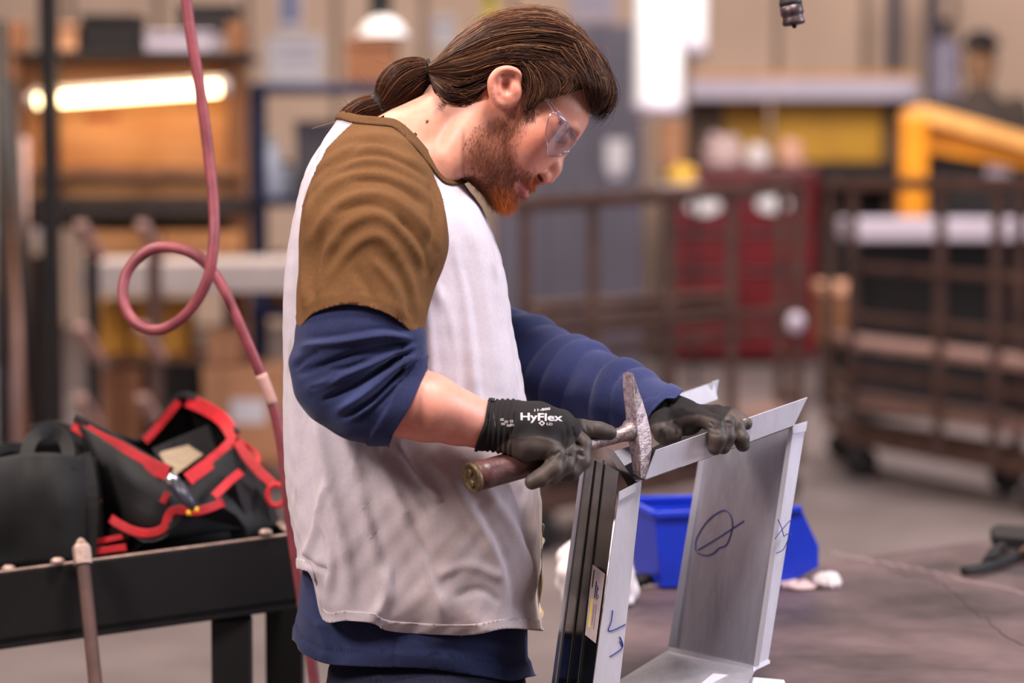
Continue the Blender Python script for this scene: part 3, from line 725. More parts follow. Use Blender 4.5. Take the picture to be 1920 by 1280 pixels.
# ================================================================== workbench and what stands on it
BZ = 0.868
m_plate = pbr('worn_steel_plate', (116, 94, 95), .55, .15, col2=(52, 40, 42), scale=4.2, bump=.15, bscale=60, rvar=.1, detail=10)
m_galv = None
def galv(name, base, rough, sc=30, dark=.25, metal=1.0):
    if name in MATS: return MATS[name]
    m, nt, b = node_mat(name); L = nt.links.new
    tc = N(nt, 'ShaderNodeTexCoord'); mp = N(nt, 'ShaderNodeMapping'); mp.inputs['Scale'].default_value = (1, 1, .25); L(tc.outputs['Object'], mp.inputs['Vector'])
    vo = N(nt, 'ShaderNodeTexVoronoi'); vo.inputs['Scale'].default_value = sc * 6; L(mp.outputs[0], vo.inputs['Vector'])
    nz = N(nt, 'ShaderNodeTexNoise'); nz.inputs['Scale'].default_value = sc; nz.inputs['Detail'].default_value = 8; L(mp.outputs[0], nz.inputs['Vector'])
    ad = N(nt, 'ShaderNodeMath', operation='MULTIPLY_ADD'); ad.inputs[1].default_value = .35; L(vo.outputs['Color'], ad.inputs[0]); L(nz.outputs['Fac'], ad.inputs[2])
    mr = N(nt, 'ShaderNodeMapRange'); mr.inputs['From Min'].default_value = .35; mr.inputs['From Max'].default_value = .95; mr.inputs['To Min'].default_value = 1 - dark; mr.inputs['To Max'].default_value = 1.0; L(ad.outputs[0], mr.inputs['Value'])
    sc_ = N(nt, 'ShaderNodeVectorMath', operation='SCALE'); sc_.inputs[0].default_value = s2l(base); L(mr.outputs[0], sc_.inputs['Scale']); L(sc_.outputs[0], b.inputs['Base Color'])
    r2 = N(nt, 'ShaderNodeMapRange'); r2.inputs['To Min'].default_value = rough - .07; r2.inputs['To Max'].default_value = rough + .10; L(nz.outputs['Fac'], r2.inputs['Value']); L(r2.outputs[0], b.inputs['Roughness'])
    b.inputs['Metallic'].default_value = metal
    MATS[name] = m
    return m
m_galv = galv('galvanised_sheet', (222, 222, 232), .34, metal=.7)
m_galvs = galv('galvanised_sheet_shiny', (150, 148, 142), .22, 20)  # base tone lowered to stand in for a dark hall reflected in it
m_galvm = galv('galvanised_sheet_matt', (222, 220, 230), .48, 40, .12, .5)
p1, p2 = atz(1130, 1112, BZ), atz(1990, 992, BZ); bd = (p2 - p1) / np.linalg.norm(p2 - p1)
pl = [atz(1130, 1112, BZ), p2, p2 + np.array([.9, -1.4, 0]), np.array([1.2, 1.35, BZ]), np.array([.075, 1.55, BZ]), np.array([.075, 3.25, BZ])]
r = thing('workbench', (.7, 3.0, 0), 'steel-topped workbench with a scuffed brown-grey plate', 'workbench')
mb = MB(); mb.prism(pl[::-1], (0, 0, -.02)); mb.build('top_plate', m_plate, r, bevel=.002)
cen = np.mean(pl, 0)
cr = spline([(1640, 1052), (1700, 1078), (1748, 1086), (1790, 1112), (1828, 1150), (1850, 1160), (1890, 1196), (1960, 1220)], 5); mb = MB()
mb.tube([atz(x + 3 * math.sin(x * .31), y + 2 * math.sin(x * .23), BZ) for x, y in cr], .0011, 6); mb.build('scratch', pbr('dark_scratch', (60, 44, 46), .7), r)
cr = spline([(1560, 1036), (1640, 1052), (1720, 1066), (1800, 1084), (1920, 1112)], 5); mb = MB()
mb.tube([atz(x, y + 2 * math.sin(x * .2), BZ) for x, y in cr], .0013, 6); mb.build('scratch', pbr('pale_scratch', (170, 146, 146), .6), r)
for p in (pl[1], pl[2], pl[3], pl[4], pl[0]):
    q_ = p + (cen - p) * .10; mb = MB(); mb.box((q_[0] - .04, q_[1] - .04, 0), (q_[0] + .04, q_[1] + .04, BZ - .02)); mb.build('leg', m_dark, r, bevel=.004)
for i in range(5):
    a2 = (pl + pl[:1])[i]; b2 = (pl + pl[:1])[i + 1]; a2 = a2 + (cen - a2) * .10; b2 = b2 + (cen - b2) * .10
    mb = MB(); mb.beam(a2 - (0, 0, .07), b2 - (0, 0, .07), .05, .09); mb.build('apron', m_dark, r, bevel=.004)

# ---- sheet-metal duct section being flanged --------------------------------
def plane3(a, b, c):
    n_ = np.cross(b - a, c - a); return a, n_ / np.linalg.norm(n_)
def on_plane(px_, py_, pln, off=0.0):
    a, n_ = pln; v = FW + RIGHT * (px_ - 960) / F - UP * (py_ - 640) / F
    t = ((a - CAM) @ n_) / (v @ n_); p = CAM + v * t
    return p + (n_ * off if n_ @ v < 0 else -n_ * off)
duct = thing('duct_section', atz(1250, 1290, BZ), 'bright galvanised rectangular duct section with raw flanges and blue marker', 'duct')
T = .0012
def sheetpart(name, quad, mat, parent=duct, t=T, **kw):
    P = [at(*q) for q in quad]; P[3] = on_plane(quad[3][0], quad[3][1], plane3(P[0], P[1], P[2])); n_ = np.cross(P[1] - P[0], P[2] - P[0]); n_ /= np.linalg.norm(n_)
    if n_ @ (P[0] - CAM) < 0: n_ = -n_
    mb = MB(); mb.slab(P, n_, t); return mb.build(name, mat, parent, **kw), plane3(P[0], P[1], P[2])
# left wall: outer face turned to the left, ribs along it
yb = 1300
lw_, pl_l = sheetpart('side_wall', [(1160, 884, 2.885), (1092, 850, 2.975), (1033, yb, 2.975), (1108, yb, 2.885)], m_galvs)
for (xa, xb, m_) in (((1093, 1099), (1034, 1041), m_galv), ((1114, 1117), (1060, 1063), m_galvs), ((1132, 1134), (1081, 1083), m_galvs)):
    P = [on_plane(xa[0], 862, pl_l), on_plane(xa[1], 862, pl_l), on_plane(xb[1], yb, pl_l), on_plane(xb[0], yb, pl_l)]
    n_ = pl_l[1]; n_ = n_ if n_ @ (P[0] - CAM) < 0 else -n_
    mb = MB(); mb.slab(P, n_, .0022); mb.build('rib', m_, lw_, bevel=.0008)
fl_, pl_f = sheetpart('flange', [(1160, 934, 2.880), (1203, 905, 2.892), (1160, yb, 2.892), (1110, yb, 2.880)], m_galvm)
sheetpart('flange_tab', [(1161, 922, 2.876), (1203, 900, 2.888), (1201, 916, 2.888), (1160, 938, 2.876)], m_galvm)
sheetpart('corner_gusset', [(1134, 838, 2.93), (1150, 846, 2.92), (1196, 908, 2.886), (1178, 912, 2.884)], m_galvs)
sheetpart('corner_gusset', [(1150, 846, 2.99), (1200, 830, 3.02), (1204, 900, 2.93), (1188, 900, 2.90)], m_galv)
# right wall: inner face seen, front fold and flange
rw_, pl_r = sheetpart('side_wall', [(1318, 846, 3.20), (1487, 794, 3.035), (1420, 1248, 3.035), (1258, 1214, 3.20)], galv('galvanised_sheet_dull', (216, 216, 230), .34, 24, .22, .62))
sheetpart('fold', [(1480, 797, 3.030), (1489, 794, 3.030), (1423, 1248, 3.030), (1413, 1247, 3.030)], m_galvm)
_, pl_rf = sheetpart('flange', [(1488, 800, 3.033), (1509, 806, 3.045), (1440, 1240, 3.045), (1421, 1248, 3.033)], m_galvm)
sheetpart('flange_tab', [(1486, 798, 3.028), (1514, 790, 3.042), (1511, 808, 3.042), (1487, 813, 3.028)], m_galvm)
sheetpart('rear_fold', [(1310, 862, 3.195), (1322, 852, 3.195), (1266, 1212, 3.195), (1252, 1216, 3.195)], m_galvm)
# floor of the duct and its lips
sheetpart('bottom_wall', [(1256, 1216, 3.20), (1418, 1252, 3.035), (1390, 1300, 2.93), (1120, 1300, 2.90)], m_galv)
sheetpart('bottom_seam', [(1254, 1212, 3.19), (1416, 1248, 3.032), (1414, 1258, 3.030), (1253, 1222, 3.188)], m_galvm)
sheetpart('bottom_flange', [(1337, 1262, 3.02), (1470, 1274, 3.04), (1474, 1284, 3.03), (1310, 1284, 2.99)], m_galvm)
sheetpart('bottom_lip', [(1412, 1250, 3.028), (1443, 1236, 3.045), (1444, 1243, 3.045), (1413, 1258, 3.028)], m_galvm)
# top wall, far lip and the strip being hammered over
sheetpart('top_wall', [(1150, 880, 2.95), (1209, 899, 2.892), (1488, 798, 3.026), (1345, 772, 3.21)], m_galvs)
_, pl_s = sheetpart('top_flange', [(1230, 844, 2.893), (1514, 745, 3.022), (1489, 797, 3.020), (1208, 901, 2.888)], m_galvm)
sheetpart('rear_flange', [(1256, 744, 3.18), (1338, 716, 3.21), (1346, 748, 3.21), (1268, 776, 3.18)], m_galvm)
sheetpart('rear_flange_tab', [(1336, 716, 3.205), (1348, 712, 3.22), (1342, 744, 3.22), (1334, 744, 3.205)], m_galvm)
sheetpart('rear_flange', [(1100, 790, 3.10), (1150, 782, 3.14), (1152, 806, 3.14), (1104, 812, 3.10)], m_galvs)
m_ink = pbr('blue_marker_ink', (36, 48, 132), .5, 0, var=.1)
def ink(pts, pln, wd=1.9, off=.0004):
    P = spline(pts, 6) if len(pts) > 2 else np.array(pts, float)
    mb = MB(); mb.tube([on_plane(x, y, pln, off) for x, y in P], wd * .00034, 6); mb.build('marker_line', m_ink, duct, smooth=True)
g = lambda X, Y: (1000 + X / 2.133, 680 + Y / 2.133)
ink([g(650, 750), g(655, 700), g(700, 630), g(760, 590), g(790, 610), g(797, 660), g(775, 725), g(745, 740), g(720, 762), g(690, 770), g(660, 760), g(648, 742)], pl_r, 2.6)
ink([g(660, 748), g(740, 700), g(843, 632)], pl_r, 2.4)
for st in ([g(962, 622), g(978, 660), g(985, 690)], [g(1015, 622), g(985, 655), g(950, 700)], [g(985, 690), g(1008, 680), g(985, 740), g(955, 757)], [g(1015, 680), g(1000, 730), g(1000, 760)]): ink(st, pl_rf, 1.8, .0075)
ink([g(317, 988), g(312, 1030), g(302, 1072), g(368, 1045)], pl_f, 2.2); ink([g(345, 1094), g(356, 1136), g(306, 1174)], pl_f, 2.2); ink([g(356, 1136), g(345, 1110)], pl_f, 2.0)
# paper label on the left wall
P = [on_plane(x, y, pl_l, .0042) for x, y in ((1117, 1059), (1140, 1076), (1123, 1206), (1103, 1190))]
n_ = pl_l[1]; n_ = n_ if n_ @ (P[0] - CAM) < 0 else -n_
mb = MB(); mb.slab(P, n_, .0003); lab_ = mb.build('paper_label', pbr('label_paper', (176, 158, 158), .7, 0, var=.06, scale=60), duct, label='white printed paper label')
def lq(u0, v0, u1, v1):
    f_ = lambda u, v: (P[0] * (1 - u) + P[1] * u) * (1 - v) + (P[3] * (1 - u) + P[2] * u) * v
    return [f_(u0, v0), f_(u1, v0), f_(u1, v1), f_(u0, v1)]
for (u0, v0, u1, v1, m_) in ((.14, .05, .22, .30, m_black), (.42, .18, .50, .42, m_black), (.56, .22, .62, .40, m_black), (.20, .45, .34, .86, pbr('label_yellow', (214, 190, 70), .7)), (.46, .50, .54, .80, pbr('label_grey', (120, 108, 110), .7)), (.64, .48, .72, .84, pbr('label_grey', (120, 108, 110), .7))):
    mb = MB(); mb.slab([q_ + n_ * .0003 for q_ in lq(u0, v0, u1, v1)], n_, .0002); mb.build('label_print', m_, lab_)
mb = MB(); mb.tube([x_ + n_ * .0006 for x_ in (lq(.5, .22, .9, .4)[0], lq(.7, .25, .9, .4)[0], lq(.55, .32, .9, .4)[0], lq(.78, .36, .9, .4)[0], lq(.6, .42, .9, .4)[0])], .0005, 6); mb.build('marker_line', m_ink, lab_, smooth=True)

# ---- blue parts bin behind the duct ----------------------------------------
m_blueb = pbr('blue_plastic', (22, 52, 186), .38, 0, var=.06, scale=8)
bA, bB = atz(1240, 1106, BZ), atz(1478, 1096, BZ)
ux = (bB - bA) / np.linalg.norm(bB - bA); uy = np.array([-ux[1], ux[0], 0]); wB = np.linalg.norm(bB - bA); zB = at(1215, 968, bA[1])[2] - BZ
bn = thing('parts_bin', (bA + bB) / 2, 'bright blue plastic parts bin standing behind the duct', 'bin')
def bp(u, v, z, fl=0.0):
    """point of the bin: u along its length, v across, walls flaring outward by fl with height"""
    cu, cv = u - .5, v - .5; k = 1 + fl * z / zB
    return bA + ux * (wB * (.5 + cu * k)) + uy * (.15 * (.5 + cv * k)) + np.array([0, 0, z])
prof_f = [(0, 0, .004), (1, 0, .004), (1.24, 0, zB * .22), (1.24, 0, zB * .50), (1.10, 0, zB), (0, 0, zB)]
for v, nm in ((0, 'side_wall'), (1, 'side_wall')):
    P = [bp(u, v, z, .14 if u < .5 else .0) for u, _, z in prof_f]; mb = MB(); mb.prism(P, uy * (.003 if v == 0 else -.003)); mb.build(nm, m_blueb, bn, bevel=.0006)
mb = MB(); mb.slab([bp(0, 0, .004), bp(1, 0, .004), bp(1, 1, .004), bp(0, 1, .004)], (0, 0, 1), .003); mb.build('base', m_blueb, bn)
mb = MB(); mb.slab([bp(0, 0, .004, .14), bp(0, 1, .004, .14), bp(0, 1, zB, .14), bp(0, 0, zB, .14)], ux, .003); mb.build('end_wall', m_blueb, bn)
mb = MB(); mb.slab([bp(1, 0, .004), bp(1, 1, .004), bp(1.24, 1, zB * .22), bp(1.24, 0, zB * .22)], -ux, .003); mb.slab([bp(1.24, 0, zB * .22), bp(1.24, 1, zB * .22), bp(1.24, 1, zB * .5), bp(1.24, 0, zB * .5)], -ux, .003); mb.build('hopper_front', m_blueb, bn)
mb = MB()
for a2, b2 in ((bp(0, 0, zB, .14), bp(1.10, 0, zB)), (bp(0, 1, zB, .14), bp(1.10, 1, zB)), (bp(0, 0, zB, .14), bp(0, 1, zB, .14))): mb.beam(a2, b2, .012, .010)
mb.build('rim', m_blueb, bn, bevel=.002)
# rags and small clutter on the bench
c_ = atz(1510, 1098, BZ); rag_at = lambda p: (960 + (p - CAM) @ RIGHT / ((p - CAM) @ FW) * F, 640 - (p - CAM) @ UP / ((p - CAM) @ FW) * F, (p - CAM) @ FW)
rag(*rag_at(atz(1552, 1100, BZ)), .026, .03, .026, m_ragw, 'small white rag end beside the blue bin', 11)
rag(*rag_at(atz(1500, 1100, BZ)), .035, .04, .010, m_ragp, 'flattened pinkish rag by the corner of the blue bin', 12)
rag(*rag_at(atz(1046, 1160, BZ) + (.06, 0.12, 0)), .07, .08, .12, m_ragw, 'crumpled white cloth between the shirt and the duct', 13)
for k, (x, y, rr2) in enumerate(((1192, 1104, .012), (1222, 1098, .010))):
    c_ = atz(x, y, BZ); t_ = thing('hose_fitting', c_, ('dark hose fitting lying on the bench near the duct' if k == 0 else 'smaller dark fitting lying nearer the blue bin'), 'fitting')
    mb = MB(); mb.lathe(c_ + (-.018, 0, rr2), (1, .3, 0), [(0, .003), (0, rr2), (.012, rr2), (.012, rr2 * .7), (.034, rr2 * .7), (.034, .003)], 12); mb.build('sleeve', m_dark, t_)
    mb = MB(); mb.lathe(c_ + (.0, .006, rr2), (1, .3, 0), [(0, rr2), (.008, rr2)], 6); mb.build('nut', m_black, t_)
# pliers-like clamp lying at the right edge of the bench
cl = thing('locking_clamp', atz(1880, 1050, BZ), 'dark locking clamp lying at the right edge of the bench', 'clamp')
zc_ = BZ + .012
mb = MB(); mb.tube([atz(x, y, zc_) for x, y in spline([(1806, 1070), (1836, 1066), (1872, 1054), (1905, 1040), (1960, 1022)], 4)], .008, 10); mb.build('lower_handle', m_black, cl, smooth=True)
mb = MB(); P = [atz(x, y, BZ + .02) for x, y in ((1856, 1012), (1868, 1004), (1960, 1010), (1960, 1034), (1862, 1026))]; mb.prism(P[::-1], (0, 0, .02)); mb.build('jaw_plate', m_dark, cl, bevel=.002)
mb = MB(); mb.tube([atz(1848, 1058, BZ + .012), atz(1862, 1036, BZ + .03), atz(1880, 1024, BZ + .03)], .008, 10); mb.build('link', m_dark, cl, smooth=True)
mb = MB(); mb.tube([atz(1905, 1042, BZ + .010), atz(1935, 1020, BZ + .03)], .006, 8); mb.build('screw', m_rust, cl, smooth=True)

# ================================================================== black tool cart with bags
m_cart = pbr('black_cart_steel', (17, 14, 15), .55, .2, col2=(10, 8, 9), scale=14, bump=.15, bscale=90)
m_cartedge = pbr('bare_steel_edge', (178, 152, 140), .5, .5, var=.2, scale=60)
cA, cB = at(-150, 1094, 3.34), at(557, 1002, 3.49); cC = at(500, 962, 3.90); cD = cC + (cA - cB)
zt_ = (cA[2] + cB[2]) / 2
cart = thing('tool_cart', ((cA[0] + cC[0]) / 2, (cA[1] + cC[1]) / 2, 0), 'black steel tool cart carrying the tool bags', 'tool cart')
dn = np.array([0, 0, -1.0])
def rail(a2, b2, h_, t_, inw, name='side_rail'):
    d_ = (b2 - a2) / np.linalg.norm(b2 - a2); n_ = np.array(inw) - d_ * (np.array(inw) @ d_); n_ /= np.linalg.norm(n_)
    mb = MB(); mb.slab([a2, b2, b2 + dn * h_, a2 + dn * h_], n_, t_); o_ = mb.build(name, m_cart, cart, bevel=.002)
    mb = MB(); mb.slab([a2 - n_ * .001, b2 - n_ * .001, b2 + n_ * (t_ + .001), a2 + n_ * (t_ + .001)], (0, 0, 1), .003); mb.build('lip', m_cartedge, o_, bevel=.001)
mid = (cA + cC) / 2
rail(cA, cB, .108, .010, mid - (cA + cB) / 2); rail(cB, cC, .108, .010, mid - (cB + cC) / 2); rail(cC, cD, .108, .010, mid - (cC + cD) / 2); rail(cD, cA, .108, .010, mid - (cD + cA) / 2)
mb = MB(); mb.slab([p + dn * .10 for p in (cA, cB, cC, cD)], (0, 0, 1), .008); mb.build('tray', m_cart, cart)
for k, p in enumerate((cA, cB, cC, cD)):
    q_ = p + (mid - p) * .02
    if k == 1: q_ = at(432, 1010, 3.49)
    if k == 2: q_ = at(532, 1010, 3.66)
    w_ = .028 if k in (1, 2) else .03
    mb = MB(); mb.box((q_[0] - w_, q_[1] - .012, .10), (q_[0] + w_, q_[1] + .03, zt_ - .10)); mb.build('leg', m_cart, cart, bevel=.003)
    wheel('caster', (q_[0], q_[1], .06), .06, cart)
mb = MB(); mb.slab([np.array([p[0], p[1], .22]) for p in (cA, cB, cC, cD)], (0, 0, 1), .02); mb.build('lower_tray', m_cart, cart)
for k, (x, y) in enumerate(((498, 1006), (16, 1074), (108, 1060))):
    c_ = at(x, y, 3.385 if x < 200 else 3.478); c_[2] = c_[2] + .004
    mb = MB(); mb.lathe(c_, (0, 0, 1), [(0, .010), (.004, .010), (.007, .006), (.007, .0005)], 10); mb.build('weld_spot', m_cartedge, cart, smooth=True)
rod = thing('steel_rod', at(182, 1290, 3.34), 'rusty steel bar leaning against the front of the black cart', 'bar')
a2, b2 = at(152, 1018, 3.375), at(180, 1290, 3.32); dr_ = (b2 - a2) / np.linalg.norm(b2 - a2)
mb = MB(); e_ = a2 + dr_ * ((0.02 - a2[2]) / dr_[2]); mb.tube([a2, a2 + dr_ * .05, b2, e_], .0098, 8); mb.build('shaft', m_rust, rod, bevel=.001)
mb = MB(); mb.lathe(a2, -dr_, [(-.03, .0098), (-.03, .013), (-.006, .013), (.006, .004), (.008, .0005)], 10); mb.build('tip', m_cartedge, rod)
ORIG[rod]
# ---- tool bags ---------------------------------------------------------
m_nylon = pbr('black_nylon', (18, 15, 17), .62, 0, col2=(9, 7, 8), scale=30, bump=.3, bscale=500, spec=.4)
m_nylon2 = pbr('black_nylon_inside', (16, 13, 15), .8, 0, var=.2, scale=30)
m_redt = pbr('red_webbing', (196, 22, 34), .6, 0, col2=(160, 14, 24), scale=40, bump=.25, bscale=700)
def ringloft(rings, n_=40):
    R_ = [spline(r_, 10, True) for r_ in rings]; R_ = [r_[np.linspace(0, len(r_) - 1, n_).astype(int)] for r_ in R_]
    R_ = spline(np.array(R_).reshape(len(R_), -1), 5).reshape(-1, n_, 3); k = len(R_)
    V_ = R_.reshape(-1, 3); Q_ = [(i * n_ + j, i * n_ + (j + 1) % n_, (i + 1) * n_ + (j + 1) % n_, (i + 1) * n_ + j) for i in range(k - 1) for j in range(n_)]
    return V_, Q_
bag = thing('tool_bag', at(330, 1040, 3.70), 'open black tool bag with bright red trim on the cart', 'tool bag')
mouth = [(140, 786, 3.60), (200, 826, 3.55), (262, 868, 3.52), (318, 892, 3.52), (352, 902, 3.54), (400, 866, 3.60), (441, 826, 3.66), (410, 778, 3.74), (345, 742, 3.80), (300, 786, 3.82), (264, 826, 3.82), (200, 806, 3.72)]
m2_ = [(168, 850, 3.57), (215, 890, 3.53), (262, 920, 3.50), (318, 940, 3.50), (372, 935, 3.53), (430, 905, 3.60), (470, 878, 3.68), (440, 840, 3.78), (360, 830, 3.86), (300, 850, 3.88), (250, 850, 3.86), (190, 835, 3.74)]
m3_ = [(178, 960, 3.58), (215, 980, 3.54), (262, 1000, 3.51), (318, 1005, 3.51), (400, 1000, 3.54), (470, 980, 3.60), (515, 960, 3.70), (470, 920, 3.82), (380, 910, 3.90), (300, 920, 3.92), (250, 920, 3.88), (195, 930, 3.74)]
m4_ = [(182, 1046, 3.58), (215, 1050, 3.56), (262, 1048, 3.55), (330, 1042, 3.55), (410, 1034, 3.57), (480, 1022, 3.63), (525, 1005, 3.73), (480, 990, 3.84), (390, 985, 3.90), (300, 990, 3.92), (250, 1000, 3.88), (195, 1020, 3.74)]
W = lambda L_: np.array([at(*p) for p in L_])
V_, Q_ = ringloft([W(mouth), W(m2_), W(m3_), W(m4_)])
V_ = V_ + (0.004 * vnoise(V_, 45, 4) + .002 * vnoise(V_, 110, 6))[:, None] * (-FW)
mk('body', V_, Q_, m_nylon, bag, solid=.006, solid_off=0)
def strip(name, pts, wd, mat, parent, th=.006, n=5, **kw):
    """flat webbing standing along a path: wd = width in metres, seen from the camera"""
    P = W(pts); P = spline(P, n) if len(P) > 2 else P
    Tn = np.gradient(P, axis=0); Tn /= np.linalg.norm(Tn, axis=1)[:, None]; sd_ = np.cross(Tn, FW); sd_ /= np.linalg.norm(sd_, axis=1)[:, None]
    Vs = []; 
    for p, s_ in zip(P, sd_): Vs += [p - s_ * wd / 2, p + s_ * wd / 2, p + s_ * wd / 2 + FW * th, p - s_ * wd / 2 + FW * th]
    k = len(P); Fs = [(i * 4 + j, i * 4 + (j + 1) % 4, i * 4 + 4 + (j + 1) % 4, i * 4 + 4 + j) for i in range(k - 1) for j in range(4)] + [(0, 1, 2, 3), tuple((k - 1) * 4 + j for j in (3, 2, 1, 0))]
    return mk(name, np.array(Vs), Fs, mat, parent, smooth=False, bevel=.001, **kw)
# the zipped mouth: red bands and dark piping
strip('mouth_band', [(138, 792, 3.585), (180, 820, 3.56), (225, 842, 3.535), (270, 868, 3.515), (314, 888, 3.505)], .022, m_redt, bag, label='red zip band along the near jaw')
strip('mouth_band', [(352, 898, 3.53), (388, 872, 3.585), (420, 846, 3.63), (440, 824, 3.65)], .020, m_redt, bag)
strip('mouth_band', [(440, 822, 3.65), (420, 790, 3.69), (390, 768, 3.74), (350, 750, 3.785)], .022, m_redt, bag)
strip('mouth_band', [(272, 826, 3.80), (300, 796, 3.80), (336, 752, 3.79)], .013, m_redt, bag)
strip('piping', [(140, 783, 3.58), (200, 812, 3.56), (262, 850, 3.53), (322, 882, 3.51)], .009, m_nylon2, bag, .01)
strip('piping', [(262, 826, 3.81), (300, 786, 3.80), (340, 740, 3.785), (395, 764, 3.745), (446, 812, 3.65)], .009, m_nylon2, bag, .01)
strip('inner_lining', [(300, 868, 3.62), (340, 850, 3.70), (400, 826, 3.70)], .05, m_nylon2, bag, .01)
strip('pocket_trim', [(206, 972, 3.50), (240, 992, 3.49), (276, 1000, 3.485), (306, 990, 3.485), (316, 966, 3.485), (330, 956, 3.485), (372, 958, 3.49), (418, 942, 3.51)], .0125, m_redt, bag, .008)
strip('pocket_trim', [(402, 930, 3.525), (428, 904, 3.55), (452, 884, 3.585)], .0125, m_redt, bag, .008)
strip('pocket_trim', [(168, 902, 3.54), (172, 920, 3.535), (184, 944, 3.53)], .011, m_redt, bag, .008)
strip('pocket_trim', [(304, 942, 3.488), (314, 924, 3.49)], .009, m_redt, bag, .006)
strip('base_stripe', [(172, 1018, 3.50), (230, 1006, 3.495)], .008, m_redt, bag, .006); strip('base_stripe', [(178, 1034, 3.495), (236, 1026, 3.49)], .010, m_redt, bag, .006)
strip('shoulder_strap', [(444, 826, 3.64), (462, 856, 3.63), (486, 884, 3.62), (512, 908, 3.61)], .014, m_redt, bag, .006)
strip('shoulder_strap', [(450, 826, 3.66), (480, 850, 3.65), (482, 868, 3.64), (470, 872, 3.63)], .007, m_redt, bag, .006)
c_ = at(518, 928, 3.61); th = np.linspace(0, 2 * math.pi, 25); mb = MB(); mb.tube([c_ + RIGHT * math.cos(t) * .013 + UP * math.sin(t) * .016 for t in th], .0042, 8); mb.build('snap_ring', m_redt, bag, smooth=True)
for pl_ in ([(208, 984, 3.50), (270, 1012, 3.485), (312, 1000, 3.485), (322, 972, 3.485), (420, 950, 3.515), (470, 1010, 3.58), (440, 1050, 3.58), (220, 1064, 3.53)], [(440, 905, 3.57), (458, 890, 3.59), (500, 940, 3.63), (505, 990, 3.65), (470, 985, 3.60)]):
    P = spline(W(pl_), 3, True); mb = MB(); mb.prism(P, FW * .012); mb.build('pocket', m_nylon, bag, bevel=.003)
pp = thing('folded_paper', at(340, 860, 3.60), 'folded tan paper sticking out of the tool bag', 'paper')
m_tan = pbr('tan_paper', (142, 124, 100), .8, 0, var=.1, scale=50)
mb = MB(); mb.slab([at(296, 848, 3.64), at(352, 834, 3.70), at(380, 852, 3.66), at(326, 892, 3.56)], FW, .004); mb.build('front_leaf', m_tan, pp)
mb = MB(); mb.slab([at(302, 850, 3.66), at(348, 838, 3.71), at(372, 858, 3.68), at(330, 880, 3.60)], FW, .004); mb.build('back_leaf', pbr('tan_paper_back', (150, 130, 106), .8), pp)  # back leaf slightly lighter than the front one
kn = thing('utility_knife', at(345, 930, 3.48), 'black-handled tool with yellow tips clipped to the bag pocket', 'tool')
mb = MB(); mb.tube([at(322, 900, 3.475), at(350, 935, 3.468), at(364, 954, 3.468)], [.010, .0095, .006], 12); mb.build('handle', pbr('slate_handle', (52, 54, 66), .35), kn, smooth=True)
for x, y in ((354, 961), (368, 955)): mb = MB(); mb.lathe(at(x, y, 3.466), UP, [(-.004, .001), (-.003, .0035), (.003, .0035), (.004, .001)], 10); mb.build('tip', pbr('yellow_tip', (232, 180, 30), .4), kn, smooth=True)
mb = MB(); mb.tube([at(316, 893, 3.475), at(326, 905, 3.474)], .011, 12); mb.build('clip', m_chrome, kn, smooth=True)
# second, plain black bag at the left edge of the tray
b2g = thing('tool_bag', at(90, 1050, 3.60), 'plain black tote bag at the left of the cart', 'tool bag')
t1_ = [(-40, 866, 3.50), (40, 852, 3.48), (100, 850, 3.47), (160, 858, 3.50), (182, 852, 3.58), (120, 824, 3.68), (40, 830, 3.70), (-30, 838, 3.66)]
t2_ = [(-44, 930, 3.48), (40, 926, 3.46), (110, 930, 3.45), (172, 934, 3.50), (190, 920, 3.60), (130, 900, 3.72), (40, 900, 3.74), (-40, 910, 3.68)]
t3_ = [(-44, 1070, 3.50), (40, 1068, 3.48), (110, 1060, 3.47), (176, 1050, 3.52), (190, 1030, 3.62), (130, 1010, 3.74), (40, 1010, 3.76), (-40, 1030, 3.70)]
V_, Q_ = ringloft([W(t1_), W(t2_), W(t3_)]); V_ = V_ + (0.016 * np.abs(vnoise(V_, 26, 14)) + .010 * np.abs(vnoise(V_, 60, 16)) - .01)[:, None] * (-FW)
m_ny3 = pbr('dull_black_canvas', (14, 12, 13), .8, 0, col2=(7, 6, 6), scale=24, bump=.3, bscale=500)
mk('body', V_, Q_, m_ny3, b2g, solid=.006, solid_off=0)
strip('handle', [(46, 905, 3.46), (52, 840, 3.49), (74, 812, 3.54), (108, 812, 3.56), (126, 838, 3.53), (128, 880, 3.47)], .020, m_ny3, b2g, .006)
strip('handle', [(-20, 850, 3.66), (20, 838, 3.68), (60, 846, 3.68)], .016, m_ny3, b2g, .006)
strip('flap', [(60, 815, 3.60), (100, 808, 3.62), (136, 822, 3.60), (178, 862, 3.55)], .030, m_ny3, b2g, .02)
strip('side_strap', [(150, 850, 3.50), (164, 930, 3.48), (160, 1040, 3.49)], .030, m_ny3, b2g, .006)
strip('zip_pull', [(94, 886, 3.452), (98, 912, 3.45)], .006, m_chrome, b2g, .004)

